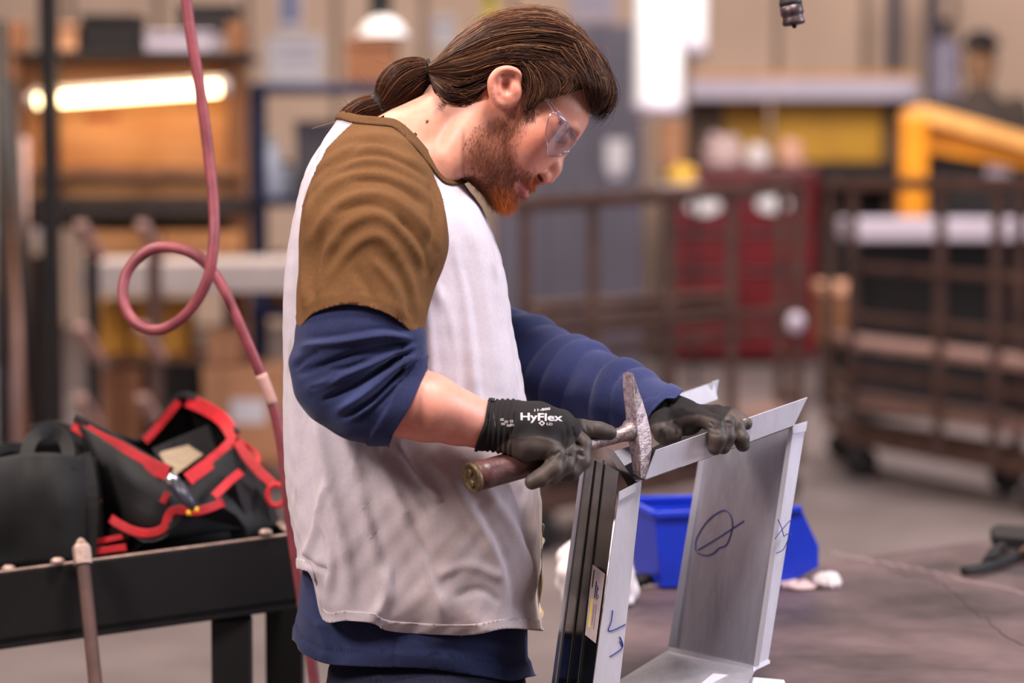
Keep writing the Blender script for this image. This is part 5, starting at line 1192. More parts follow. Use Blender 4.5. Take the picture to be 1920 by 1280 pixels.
tt = (LV - cp(985, 672, -.2)) @ ax
ring = 0.0075 * (np.abs(np.cos(tt * 82 + 1.5 * vnoise(LV, 24, 6))) - .6) * (1 + .35 * vnoise(LV, 34, 16)) * sm(tt, -.06, 0.0) * (1 - sm(tt, .21, .27)) * (0.7 + 0.4 * vnoise(LV, 30, 2))
LV = LV + LN * (ring + 0.0008 * vnoise(LV, 120, 3))[:, None]
lpx, lpy = proj(LV)
lcuff = spline([(1300, 700), (1268, 744), (1252, 746), (1236, 757), (1220, 778), (1212, 810), (1200, 860)], 5)
ls = (lpx - np.interp(lpy, lcuff[:, 1], lcuff[:, 0])) * S0
LVc, LTc, LA = clip(LV, LT, ls, ls[:, None])
ln2 = vnormals(LVc, LTc); LVc = LVc + ln2 * (0.0018 * sm(LA[:, 0], -0.022, -0.020) + .0012 * sm(LA[:, 0], -0.002, 0))[:, None]
mk('sleeve', toW(LVc), LTc, m_fleece, under, col=lerp_cols((54, 60, 98), [((42, 46, 78), 0.5 * sm(vnoise(LVc, 40, 2), 0, 1))]), solid=0.002, label='navy knit sleeve reaching to the far glove')
tail_poly = spline([(600, 900), (580, 1000), (567, 1080), (561, 1140), (553, 1190), (556, 1230), (570, 1330), (990, 1330), (997, 1262), (988, 1230), (986, 1180), (984, 1100), (986, 1000), (980, 900)], 4, True)
tail_fld = inflate_field(tail_poly, [(780, 1000, .165, 190), (780, 1200, .172, 190), (600, 1150, .13, 190), (590, 1060, .11, 190), (960, 1100, .13, 180)], (520, 850, 1040, 1360), 4, 2.3)
tv = Vol(cp(530, 1340, 0) - (0, 0, .2), cp(1010, 960, 0) + (0, 0, .2), 0.004)
tv.f = inflate_vol(tv, tail_fld)
WV, WQ = tv.mesh(); WT = tri(WQ); WV = relax(WV, WT, 2, .5); WN = vnormals(WV, WT)
WV = WV + WN * (folds_disp(WV, [([(600, 1160), (610, 1200), (612, 1240)], 3, 10), ([(640, 1165), (644, 1240)], -2, 8), ([(740, 1185), (742, 1250)], -1.6, 4), ([(820, 1210), (900, 1222), (985, 1240)], -2.5, 7), ([(800, 1198), (900, 1206), (980, 1216)], 2.0, 9), ([(556, 1190), (600, 1215), (680, 1230)], -2.0, 5), ([(560, 1150), (600, 1170), (640, 1175)], 2, 8)], WN[:, 2]) + .0008 * vnoise(WV, 50, 9))[:, None]
wpx, wpy = proj(WV)
hem2 = spline([(500, 1180), (552, 1200), (566, 1222), (615, 1244), (700, 1249), (800, 1252), (900, 1267), (960, 1276), (996, 1268), (1060, 1262)], 5)
ws = np.maximum((wpy - np.interp(wpx, hem2[:, 0], hem2[:, 1])) * S0, (1015 - wpy) * S0)
WVc, WTc, WA = clip(WV, WT, ws, ws[:, None])
wn2 = vnormals(WVc, WTc); WVc = WVc + wn2 * (0.0014 * sm(WA[:, 0], -0.020, -0.0190))[:, None]
mk('shirt_tail', toW(WVc), WTc, m_fleece, under, col=lerp_cols((46, 52, 84), [((36, 40, 66), 0.6 * sm(vnoise(WVc, 40, 4), -.2, 1)), ((30, 34, 62), .6 * (np.abs(WA[:, 0] + .0195) < .0008))]), solid=0.002)

# ---- jeans and boots -------------------------------------------------
jv = Vol((-.30, -1.50, -.24), (.14, -.36, .30), 0.010)
hipx = hp(800, 0, 0)[0]
jv.add(jv.ell((hipx, -.46, 0), (.128, .16, .17)))
for s in (1, -1):
    jv.add(jv.chain([(hipx, -.50, s * .085), (hipx + .03, -.90, s * .10), (hipx - .01, -1.33, s * .11)], [.105, .080, .066], .03), .04)
JV, JQ = jv.mesh(); JT = tri(JQ); JN = vnormals(JV, JT)
JV = JV + JN * (0.004 * vnoise(JV, 30, 2) + folds_disp(JV, [([(610, 1252), (650, 1262), (735, 1262)], 1.5, 4), ([(735, 1240), (722, 1262), (700, 1280)], 2, 5), ([(812, 1240), (816, 1290)], 2, 4)]))[:, None]
jeans = mk('jeans', toW(JV), JT, m_denim, person, label='dark blue denim jeans')
for s in (1, -1):
    ov = Vol((hipx - .12, -1.56, s * .11 - .08), (hipx + .24, -1.26, s * .11 + .08), 0.008)
    ov.add(ov.chain([(hipx - .02, -1.30, s * .11), (hipx - .02, -1.42, s * .11), (hipx + .06, -1.445, s * .11), (hipx + .15, -1.455, s * .11)], [.058, .050, .045, .040], .03))
    ov.f = smax(ov.f, (-1.497 - ov.Y + 0 * ov.X + 0 * ov.Z) , .008)
    OV, OQ = ov.mesh(); W_ = toW(OV); W_[:, 2] += 0.001 - W_[:, 2].min()
    mk('boot', W_, OQ, pbr('boot_leather', (58, 40, 30), 0.6, 0, scale=40, bump=.3), person)
# ---- hair -------------------------------------------------------------
hair_out = [(1119, 216), (1136, 200), (1146, 174), (1138, 137), (1121, 100), (1087, 58), (1052, 32), (1018, 19), (967, 20), (915, 32), (878, 54), (846, 82), (814, 114), (800, 124)]
hair_poly = spline(hair_out + [(799, 150), (800, 190), (822, 232), (880, 262), (940, 270), (1010, 268), (1090, 245)], 4, True)
hair_ctr = [(950, 110, .086, 112), (960, 45, .078, 96), (850, 120, .074, 80), (820, 135, .045, 40), (1085, 150, .072, 72), (1120, 150, .06, 60), (1050, 190, .074, 78), (900, 190, .078, 90), (850, 185, .072, 62), (880, 205, .072, 70), (1110, 200, .05, 40)]
hair_fld = inflate_field(hair_poly, hair_ctr, (760, 0, 1190, 280), 2, 2.1)
hairline = spline(hair_out + [(806, 148), (812, 172), (838, 198), (862, 207), (884, 208), (902, 188), (914, 168), (930, 150), (952, 141), (972, 143), (984, 158), (990, 186), (986, 212), (997, 214), (1012, 202), (1030, 196), (1052, 186), (1076, 172), (1096, 166), (1112, 172), (1113, 200)], 4, True)
cvv = Vol(hp(790, 260, 0) - (0, 0, .1), hp(1160, 8, 0) + (0, 0, .1), 0.0026)
cvv.f = inflate_vol(cvv, hair_fld) + 0.0025
CV, CQ = cvv.mesh(); CT = tri(CQ)
cpx, cpy = 960 + CV[:, 0] / S0, 640 - CV[:, 1] / S0
csd = poly_sd(cpx, cpy, hairline) + 3.0 * vnoise(CV, 330, 2)
CVc, CTc = clip(CV, CT, csd * S0)
cpx = 960 + CVc[:, 0] / S0
hair = mk('hair', toW(CVc), CTc, m_hair, person, col=lerp_cols((38, 23, 17), [((54, 33, 23), .5 * sm(vnoise(CVc, 90, 3), 0, 1))]), solid=0.006, label='long brown hair swept back into a ponytail')
bun = [hp(803, 134, 0), hp(782, 140, 0), hp(756, 156, 0), hp(735, 178, 0), hp(718, 196, 0), hp(704, 201, 0), hp(684, 207, 0), hp(664, 217, 0), hp(648, 226, -.004), hp(636, 240, -.006)]
bun_r = [.012, .020, .0255, .0225, .0125, .0125, .0150, .0130, .0100, .005]
pv = Vol(hp(625, 255, 0) - (0, 0, .05), hp(830, 95, 0) + (0, 0, .05), 0.0022)
pv.f = pv.chain(bun, bun_r, .014) + .0030
PV, PQ = pv.mesh(); PT = tri(PQ)
mk('ponytail', toW(PV), PT, m_hair, hair, col=lerp_cols((38, 23, 17), [((52, 30, 20), .5 * sm(vnoise(PV, 120, 3), 0, 1))]))

def hair_h(x, y): return np.maximum(hair_fld(x, y), 0.0)
guides = [  # from the front hairline to the tie, ordered from the crown down to the ear
    [(1122, 112), (1085, 56), (1018, 19), (930, 28), (868, 62), (806, 124)],
    [(1141, 160), (1110, 98), (1040, 50), (940, 52), (868, 88), (806, 128)],
    [(1144, 190), (1126, 128), (1062, 84), (955, 80), (868, 108), (806, 131)],
    [(1128, 210), (1116, 158), (1066, 116), (965, 104), (872, 124), (806, 134)],
    [(1116, 213), (1106, 168), (1060, 140), (970, 122), (880, 140), (806, 137)],
    [(1098, 172), (1066, 158), (1010, 138), (940, 134), (876, 152), (806, 140)],
    [(1040, 194), (1022, 172), (986, 148), (930, 144), (870, 164), (806, 143)],
    [(1000, 206), (992, 176), (962, 142), (914, 158), (860, 174), (806, 146)],
    [(912, 172), (896, 180), (868, 186), (840, 182), (820, 164), (808, 148)],
    [(880, 206), (866, 200), (850, 196), (834, 186), (820, 168), (808, 150)]]
G = np.array([spline(g, 6)[np.linspace(0, 30, 19).astype(int)] for g in guides])       # (10, 19, 2)
def lift(P2, side, off):
    h = hair_h(P2[..., 0], P2[..., 1]) + off
    return np.stack([(P2[..., 0] - 960) * S0, -(P2[..., 1] - 640) * S0, side * h], -1)
paths = []; rads = []; cols = []
n = 5200; K = 19
u = RNG.uniform(0, len(guides) - 1.001, n); i = u.astype(int); fr = (u - i)[:, None, None]
base = G[i] * (1 - fr) + G[i + 1] * fr
tpar = np.linspace(0, 1, K)
ph = RNG.uniform(0, 6.28, (n, 1)); amp = RNG.normal(0, 1, (n, 1)) * 7.0
wob = amp * np.sin(tpar[None] * RNG.uniform(2, 7, (n, 1)) + ph) * np.sin(np.pi * np.clip(tpar * 0.94 + .06, 0, 1))[None]
tan = np.gradient(base, axis=1); nrm = np.stack([-tan[..., 1], tan[..., 0]], -1); nrm /= np.linalg.norm(nrm, axis=2, keepdims=True) + 1e-9
P2 = base + nrm * wob[..., None]
side = np.where(RNG.random(n) < 0.72, 1, -1)[:, None]
cl = np.stack([(base[..., 0] - 960) * S0, (base[..., 1]) * S0, 0 * base[..., 0]], -1).reshape(-1, 3)
cl1 = vnoise(np.concatenate([u[:, None].repeat(K, 1).reshape(-1, 1) * .05, np.tile(tpar * .05, n)[:, None], 0 * cl[:, :1]], 1), 75, 31).reshape(n, K)
P2 = P2 + nrm * (9.0 * cl1 * np.sin(np.pi * tpar)[None])[..., None]
off = RNG.uniform(-.002, .0030, (n, 1)) + 0.0016 * np.sin(tpar[None] * 9 + ph) + .0022 * cl1
P3 = lift(P2, side, off)
keep = ~((((P2[..., 0] - 946) / 30) ** 2 + ((P2[..., 1] - 180) / 36) ** 2) < 1).any(1)
r0 = RNG.uniform(.00018, .00055, (n, 1)) * np.where(RNG.random((n, 1)) < .12, 1.9, 1) * (0.55 + 0.45 * np.sin(np.pi * (0.1 + .85 * tpar)))[None]
bri = np.clip(RNG.random(n) + .16 * np.sin(u * 9.0) + .1 * np.sin(u * 23), 0, 1)
hc0 = np.where(bri[:, None] < .62, c3((50, 29, 21)), np.where(bri[:, None] < .90, c3((78, 46, 30)), c3((132, 84, 48))))
paths.append(P3[keep]); rads.append(r0[keep]); cols.append(np.repeat(hc0[:, None], K, 1)[keep])
# locks hanging over the forehead and temple
lk = [[(1108, 110), (1128, 150), (1134, 185), (1124, 212), (1112, 218)], [(1120, 118), (1142, 160), (1144, 188), (1132, 208), (1122, 216)], [(1090, 92), (1112, 140), (1122, 180), (1118, 208)], [(1060, 110), (1088, 140), (1104, 166), (1112, 196)],
    [(1000, 130), (1026, 150), (1036, 172), (1026, 198)], [(985, 140), (1004, 160), (1012, 184), (1000, 208)], [(1030, 128), (1058, 148), (1070, 168), (1052, 188)], [(982, 142), (996, 160), (1000, 188), (992, 214)]]
nl = 1300; GL = [spline(g, 8) for g in lk]
for q in range(nl):
    g = GL[RNG.integers(len(GL))]; g = g[np.linspace(0, len(g) - 1, K).astype(int)] + RNG.normal(0, 6.5, 2) + np.outer(tpar, RNG.normal(0, 5, 2))
    sd_ = 1 if RNG.random() < .75 else -1
    p = lift(g[None], np.array([[sd_]]), RNG.uniform(.0, .006) + 0.004 * tpar[None])
    paths.append(p); rads.append(np.full((1, K), RNG.uniform(.0002, .0005)) * (1.1 - tpar[None])); b_ = RNG.random()
    cols.append(np.tile(c3((54, 32, 24) if b_ < .6 else (80, 50, 34) if b_ < .9 else (140, 98, 66)), (1, K, 1)))
# bun and tail strands wound round the ponytail axis
BP = spline(bun, 5); BR = np.interp(np.linspace(0, 1, len(BP)), np.linspace(0, 1, len(bun)), bun_r)
nb = 2000; idx = np.linspace(0, len(BP) - 1, 26)
Bp = np.stack([np.interp(idx, np.arange(len(BP)), BP[:, d]) for d in range(3)], 1); Br = np.interp(idx, np.arange(len(BP)), BR)
Bt = np.gradient(Bp, axis=0); Bt /= np.linalg.norm(Bt, axis=1)[:, None]; Bs = np.cross(Bt, [0, 0, 1.0]); Bs /= np.linalg.norm(Bs, axis=1)[:, None]; Bu = np.cross(Bs, Bt)
sel = np.linspace(0, 25, K)
for q in range(nb):
    a = RNG.uniform(0, 6.28) + np.linspace(0, RNG.normal(.3, .5), 26); rr = Br * (1 + RNG.normal(0, .03) + .03 * np.sin(np.linspace(0, 9, 26) + a)) + .0012 + RNG.uniform(0, .0018)
    p = Bp + Bs * (np.cos(a) * rr)[:, None] + Bu * (np.sin(a) * rr)[:, None]
    t0 = RNG.uniform(0, .25); t1 = RNG.uniform(.6, 1); ii = np.linspace(t0 * 25, t1 * 25, K)
    p = np.stack([np.interp(ii, np.arange(26), p[:, d]) for d in range(3)], 1)
    paths.append(p[None]); rads.append(np.full((1, K), RNG.uniform(.0002, .0005))); b_ = RNG.random()
    cols.append(np.tile(c3((54, 31, 21) if b_ < .6 else (80, 46, 29) if b_ < .9 else (120, 76, 46)), (1, K, 1)))
# fly-away hairs and the curls at the nape
for q in range(520):
    kind = RNG.random()
    if kind < .45:
        g = G[RNG.integers(0, 4)]; s0 = RNG.uniform(0, .5); seg = g[np.linspace(s0 * 18, min(18, s0 * 18 + RNG.uniform(5, 11)), K).astype(int)]
        p = lift(seg[None], np.array([[1 if RNG.random() < .6 else -1]]), RNG.uniform(0, .003) + 0 * tpar[None])
        out = np.array([RNG.normal(.2, .6), RNG.uniform(.1, 1), RNG.normal(0, .4)]) * RNG.uniform(.003, .011); p = p + (np.sin(np.pi * tpar * RNG.uniform(.5, 1)) ** 2)[None, :, None] * out
    elif kind < .75:
        x0, y0 = RNG.uniform(830, 905), RNG.uniform(186, 204); c_ = np.cumsum(RNG.normal(0, .25, K) + RNG.choice([-1, 1]) * .22); st = RNG.uniform(.8, 1.9)
        dx = np.cumsum(np.cos(c_ + 1.6) * st); dy = np.cumsum(np.abs(np.sin(c_ + 1.6)) * st * .9)
        p = lift(np.stack([x0 + dx, y0 + dy * .8], 1)[None], np.array([[1]]), -.003 + 0 * tpar[None]); p[..., 2] = np.maximum(.060, p[..., 2])
    else:
        k0 = RNG.integers(4, 22); a = RNG.uniform(0, 6.28); p0 = Bp[k0] + (Bs[k0] * math.cos(a) + Bu[k0] * math.sin(a)) * Br[k0]
        d_ = np.array([RNG.normal(-.8, .5), RNG.uniform(-.2, 1), RNG.normal(0, .5)]); d_ /= np.linalg.norm(d_); cv = RNG.normal(0, .010, 3)
        p = (p0 + d_ * (tpar * RNG.uniform(.006, .022))[:, None] + cv * (tpar ** 2)[:, None])[None]
    paths.append(p); rads.append(np.full((1, K), RNG.uniform(.00010, .0002))); cols.append(np.tile(c3((112, 74, 50) if RNG.random() < .7 else (170, 128, 96)), (1, K, 1)))
PA = np.concatenate(paths); RA = np.concatenate(rads); CA = np.concatenate(cols)
SV, SQ = strands(PA, RA)
mk('hair_strands', toW(SV), SQ, m_hair, hair, col=np.repeat(CA.reshape(-1, 3), 3, 0), kind='stuff')
for (c_, r_, dr) in ((hp(804, 134, 0), .0135, hp(804, 134, 0) - hp(790, 138, 0)), (hp(716, 197, 0), .0140, hp(716, 197, 0) - hp(704, 202, 0))):
    dr = dr / np.linalg.norm(dr); a1 = np.cross(dr, [0, 0, 1.0]); a2 = np.cross(a1, dr); th = np.linspace(0, 2 * math.pi, 33)
    mb = MB()
    for o_ in (-.0028, .0028):
        mb.tube([toW((c_ + dr * o_ + r_ * (math.cos(t) * a1 + math.sin(t) * a2))[None])[0] for t in th], .0026, 8)
    mb.build('hair_tie', pbr('black_elastic', (26, 20, 20), .8, 0, scale=300, bump=.3), hair, smooth=True)

# ---- beard, eyebrows, lashes ---------------------------------------------
def surf(px_, py_, s):
    r = head_bvh.ray_cast(Vector(((px_ - 960) * S0, -(py_ - 640) * S0, s * .2)), Vector((0, 0, -s)))
    return (np.array(r[0]), np.array(r[1])) if r[0] is not None else (None, None)
bp_, br_, bc_ = [], [], []
def grow(px_, py_, s, L, d2, r, c, lift_=.35, curl=.25):
    p, nn = surf(px_, py_, s)
    if p is None: return
    d = np.array([d2[0], -d2[1], 0.0]) + RNG.normal(0, .36, 3); d /= np.linalg.norm(d)
    d = d - nn * (d @ nn) * .8 + nn * lift_; d /= np.linalg.norm(d)
    g = np.array([.05, -1, 0]) * curl
    t = np.array([0, .35, .7, 1.0])[:, None]
    bp_.append(p - nn * .0004 + d * L * t + g * L * t * t); br_.append(r * np.array([1, .9, .65, .2])); bc_.append(np.tile(c, (4, 1)))
lo, hi = beard_poly.min(0), beard_poly.max(0)
cnt = 0
cand = np.stack([RNG.uniform(lo[0], hi[0], 44000), RNG.uniform(lo[1], hi[1], 44000)], 1)
sdv = poly_sd(cand[:, 0], cand[:, 1], beard_poly)
for (x, y), sd_ in zip(cand, sdv):
    if sd_ > 4: continue
    lu, lv2 = (x - 981) * .6 + (y - 356) * .8, -(x - 981) * .8 + (y - 356) * .6
    if (lu / 15) ** 2 + (lv2 / 9) ** 2 < 1: continue
    if ((x - 1018) / 9) ** 2 + ((y - 334) / 10) ** 2 < 1: continue
    chin = math.exp(-((x - 945) ** 2 + (y - 385) ** 2) / 46 ** 2); mous = math.exp(-((x - 1000) ** 2 + (y - 344) ** 2) / 14 ** 2)
    up = max(0.0, min(1.0, (300 - y) / 110)); edge = max(0.0, min(1.0, -sd_ / 30))
    dens = .10 + .16 * edge + .60 * chin + .8 * mous
    if y < 320: dens *= .8
    if RNG.random() > dens: continue
    L = .0040 + .0020 * edge * (1 - up) + .0055 * chin + .0015 * mous
    d2 = np.array([.25, .97]) if mous > .4 else np.array([-.35 + .9 * chin, .9])
    w_ = RNG.random(); c = c3((84, 46, 32)) if w_ < .5 else c3((122, 64, 38)) if w_ < .88 else c3((166, 98, 58))
    c = c + (c3((206, 108, 40)) - c) * min(1, chin * .95 * (1 if y > 350 else .5) * (1 if x > 925 else .3) + mous * .95)
    grow(x, y, 1 if RNG.random() < .8 else -1, L * RNG.uniform(.6, 1.3), d2, RNG.uniform(.00009, .00018), c, .30 + .35 * chin)
for q in range(420):     # chin fringe along the outline
    x = RNG.uniform(905, 972); y = np.interp(x, [905, 925, 946, 961, 968, 972], [364, 384, 391, 385, 376, 370]) - RNG.uniform(1, 9)
    grow(x, y, RNG.choice([1, -1]), RNG.uniform(.004, .010), np.array([.25, .95]), .00022, c3((200, 104, 40)) if RNG.random() < .6 else c3((160, 80, 36)), .3)
for q in range(260):     # sideburn and eyebrow
    t = RNG.random(); grow(1050 + 27 * t + RNG.normal(0, 2), 236 + 27 * t + RNG.normal(0, 2), RNG.choice([1, -1]), .007, np.array([-.5, -.3]), .0003, c3((60, 36, 26)), .2, 0)
for q in range(300):
    grow(RNG.uniform(986, 1004), RNG.uniform(200, 232), RNG.choice([1, -1]), .008, np.array([-.2, 1]), .0002, c3((96, 56, 38)), .2, .1)
for q in range(60):
    t = RNG.random(); grow(1040 + 16 * t, 270 + RNG.normal(0, .5), RNG.choice([1, -1]), .0042, np.array([.3, .95]), .00024, c3((34, 22, 18)), .25, 0)
BVs, BQs = strands(np.array(bp_), np.array(br_))
mk('beard', toW(BVs), BQs, m_beard, person, col=np.repeat(np.array(bc_).reshape(-1, 3), 3, 0), label='short reddish beard, orange at the chin')

# ---- safety glasses ---------------------------------------------------------
def glass_mat(name, tint, rough=.03, ior=1.12, trans=.86):
    m, nt, b = node_mat(name); L = nt.links.new
    nt.nodes.remove(b); out = nt.nodes['Material Output']
    tr = N(nt, 'ShaderNodeBsdfTransparent'); tr.inputs[0].default_value = (*tint, 1)
    gl = N(nt, 'ShaderNodeBsdfGlossy'); gl.inputs['Roughness'].default_value = rough; gl.inputs[0].default_value = (.95, .93, .98, 1)
    lw = N(nt, 'ShaderNodeFresnel'); lw.inputs[0].default_value = 1.5
    nz = N(nt, 'ShaderNodeTexNoise'); nz.inputs['Scale'].default_value = 60
    ad = N(nt, 'ShaderNodeMath', operation='MULTIPLY_ADD'); ad.inputs[1].default_value = .42; ad.inputs[2].default_value = 1 - trans
    mx = N(nt, 'ShaderNodeMixShader'); L(lw.outputs[0], ad.inputs[0]); L(ad.outputs[0], mx.inputs[0]); L(tr.outputs[0], mx.inputs[1]); L(gl.outputs[0], mx.inputs[2]); L(mx.outputs[0], out.inputs[0])
    return m
m_lens = glass_mat('clear_polycarbonate', (.975, .965, .98), .05, trans=.975)
m_lens_edge = glass_mat('clear_polycarbonate_edge', (.93, .91, .95), .15, trans=.72)
lens_out = spline([(1037, 222), (1056, 234), (1072, 250), (1080, 266), (1071, 280), (1052, 295), (1033, 300), (1026, 295), (1025, 280), (1022, 262), (1024, 244), (1029, 228)], 4, True)
fdir = np.array([.80, .60]); fo = np.array([1004, 236.])
def lens_w(x, y):
    q = np.clip(((x - fo[0]) * fdir[0] + (y - fo[1]) * fdir[1]) / 79.0, 0, 1)
    return 0.0745 * np.sqrt(np.maximum(1 - q ** 2.2, 0)) ** 1.0 + .004
gx, gy = np.meshgrid(np.arange(1016, 1092, 1.5), np.arange(214, 310, 1.5), indexing='ij')
nx_, ny_ = gx.shape
GV = np.stack([(gx - 960) * S0, -(gy - 640) * S0, lens_w(gx, gy)], -1).reshape(-1, 3)
q = np.arange(nx_ * ny_).reshape(nx_, ny_); GQ = np.stack([q[:-1, :-1], q[:-1, 1:], q[1:, 1:], q[1:, :-1]], -1).reshape(-1, 4); GT = tri(GQ)
gsd = poly_sd(gx.ravel(), gy.ravel(), lens_out) * S0
LVs, LTs = clip(GV, GT, gsd)
glasses = thing('safety_glasses', toW(hp(1050, 262, 0)[None])[0]); glasses.parent = person
glasses.location = Vector(ORIG[glasses] - ORIG[person])
tag(glasses, label='clear wraparound safety glasses')
for s in (1, -1):
    V_ = LVs * np.array([1, 1, s]); mk('lens', toW(V_), LTs if s > 0 else LTs[:, ::-1], m_lens, glasses, solid=.0018)
    rimp = [np.array([(x - 960) * S0, -(y - 640) * S0, s * (float(lens_w(np.array(x), np.array(y))) + .0005)]) for x, y in np.concatenate([lens_out, lens_out[:1]])]
    mb = MB(); mb.tube([toW(p[None])[0] for p in rimp], .0007, 6); mb.build('lens_rim', m_lens_edge, glasses, smooth=True)
    mb = MB()
    for (pa, pb, wd) in (((1060, 240), (1042, 222), 9), ((1042, 222), (1024, 198), 7), ((1024, 198), (975, 160), 7)):
        a_ = np.array(pa, float); b_ = np.array(pb, float); d_ = (b_ - a_) / np.linalg.norm(b_ - a_); n_ = np.array([-d_[1], d_[0]]) * wd / 2
        wa, wb = (.060, .074) if pa[0] == 1060 else (.074, .080) if pa[0] == 1042 else (.072, .068)
        P_ = [hp(*(a_ - n_), s * wa), hp(*(b_ - n_), s * wb), hp(*(b_ + n_), s * wb), hp(*(a_ + n_), s * wa)]
        mb.hexa([toW(p[None])[0] for p in P_] + [toW((p + np.array([0, 0, s * .0030]))[None])[0] for p in P_])
    mb.build('temple_arm', m_lens_edge, glasses, bevel=.0008)
# ---- gloves -----------------------------------------------------------
def glove(name, V, T, coat, label):
    """coat: weight of the grey-brown palm coating per vertex"""
    n_ = vnoise(V, 110, 21)
    c = lerp_cols((26, 21, 22), [((70, 60, 56), coat), ((96, 82, 72), coat * 0.45 * sm(n_, .1, 1.1)), ((44, 38, 38), coat * .5 * sm(-n_, .3, 1.2))])
    return mk(name, toW(V), T, m_glove, person, col=c, attrs={'rgh': 0.82 - 0.34 * np.clip(coat, 0, 1)}, label=label)
gv = Vol(cp(880, 930, .17) - (0, 0, .07), cp(1165, 735, .17) + (0, 0, .115), 0.0015)
gv.add(gv.chain([cp(905, 797, .205), cp(940, 798, .204), cp(965, 800, .203)], [.0298, .0278, .0285], .01))                      # cuff
gv.add(gv.chain([cp(965, 800, .203), cp(1010, 800, .197), cp(1055, 808, .182)], [.0280, .0265, .0200], .01), .012)                  # back of the hand
gv.add(gv.chain([cp(1000, 790, .185), cp(1050, 793, .165)], [.020, .017], .01), .012)
gv.add(gv.chain([cp(950, 826, .212), cp(985, 832, .214), cp(1025, 836, .212)], [.0140, .0185, .0155], .01), .008)                   # heel on the little finger's side
fing = [([cp(1058, 798, .163), cp(1090, 803, .150), cp(1122, 807, .142), cp(1142, 811, .138)], [.0120, .0106, .0104, .0092]),           # index, laid along the shaft
    ([cp(1068, 812, .172), cp(1092, 832, .176), cp(1090, 864, .183), cp(1070, 885, .190), cp(1058, 890, .186)], [.0120, .0108, .0104, .0100, .0090]),
    ([cp(1052, 820, .190), cp(1066, 845, .198), cp(1060, 872, .206), cp(1034, 892, .208), cp(1022, 896, .202)], [.0120, .0108, .0104, .0098, .009]),
    ([cp(1026, 832, .208), cp(1043, 850, .216), cp(1038, 876, .221), cp(1014, 896, .222), cp(998, 903, .220)], [.0115, .0108, .0106, .0100, .0092])]
for pts, rad in fing:
    gv.add(gv.chain(pts, rad, .004), .0045)
gv.add(gv.chain([cp(985, 812, .165), cp(1030, 842, .145), cp(1068, 852, .135)], [.018, .0125, .0105], .006), .006)               # thumb behind the shaft
RV, RQ = gv.mesh(); RT = tri(RQ); RV = relax(RV, RT, 2, .45); RN = vnormals(RV, RT); del gv
rx, ry = proj(RV)
ga = np.array([905, 797.]); gd = np.array([.995, .09])
tg = (rx - ga[0]) * gd[0] + (ry - ga[1]) * gd[1]
dsp = 0.0011 * np.sin(tg * .62 + .5 * vnoise(RV, 60, 4)) * sm(tg, 5, 12) * (1 - sm(tg, 52, 66))
dsp += folds_disp(RV, [([(966, 770), (962, 800), (948, 836)], -2.0, 4), ([(1062, 790), (1064, 815), (1060, 838)], -1.6, 3), ([(1074, 800), (1078, 822)], -1.5, 3), ([(1040, 848), (1030, 858), (1022, 862)], -2.2, 4), ([(1050, 845), (1036, 858)], -1.8, 2.5), ([(1076, 830), (1092, 838)], -1.6, 3), ([(1080, 842), (1094, 846)], 1.2, 2.5), ([(1080, 850), (1096, 856)], -1.6, 3), ([(1060, 852), (1072, 856)], -1.5, 2.5), ([(960, 822), (1000, 818), (1040, 828)], .9, 5), ([(1098, 795), (1104, 812)], -.7, 2.5), ([(1112, 796), (1116, 815)], -.5, 2)], RN[:, 2])
dsp += .0004 * vnoise(RV, 260, 2)
RV = RV + RN * dsp[:, None]
wrist_s = (rx - np.interp(ry, [740, 757, 790, 835, 850], [926, 914, 908, 892, 888])) * -S0
RV, RT, RA_ = clip(RV, RT, wrist_s, np.stack([rx, ry], 1))
rx, ry = RA_[:, 0], RA_[:, 1]
lowline = np.interp(rx, [900, 930, 948, 975, 1010, 1036, 1050, 1060, 1074, 1092, 1100], [860, 842, 826, 819, 817, 822, 828, 842, 832, 806, 776])
coat = sm(ry - lowline, -2, 4) * (rx > 925)
coat = np.maximum(coat, sm(rx, 1086, 1096) * (ry < 828))
rg = glove('glove', RV, RT, coat, 'black knit work glove gripping the hammer, printed in white')
ov_w = (rx - np.interp(ry, [740, 757, 790, 835, 850], [926, 914, 908, 892, 888])) * S0
Vw, Tw, _ = clip(RV, RT, ov_w - .0042, ov_w[:, None]); nw = vnormals(Vw, Tw)
mk('cuff_binding', toW(Vw + nw * .0018), Tw, pbr('glove_binding', (20, 16, 17), .85, 0, scale=500, bump=.3), rg, solid=.0014)
glove_bvh = BVHTree.FromPolygons(RV.tolist(), RT.tolist())
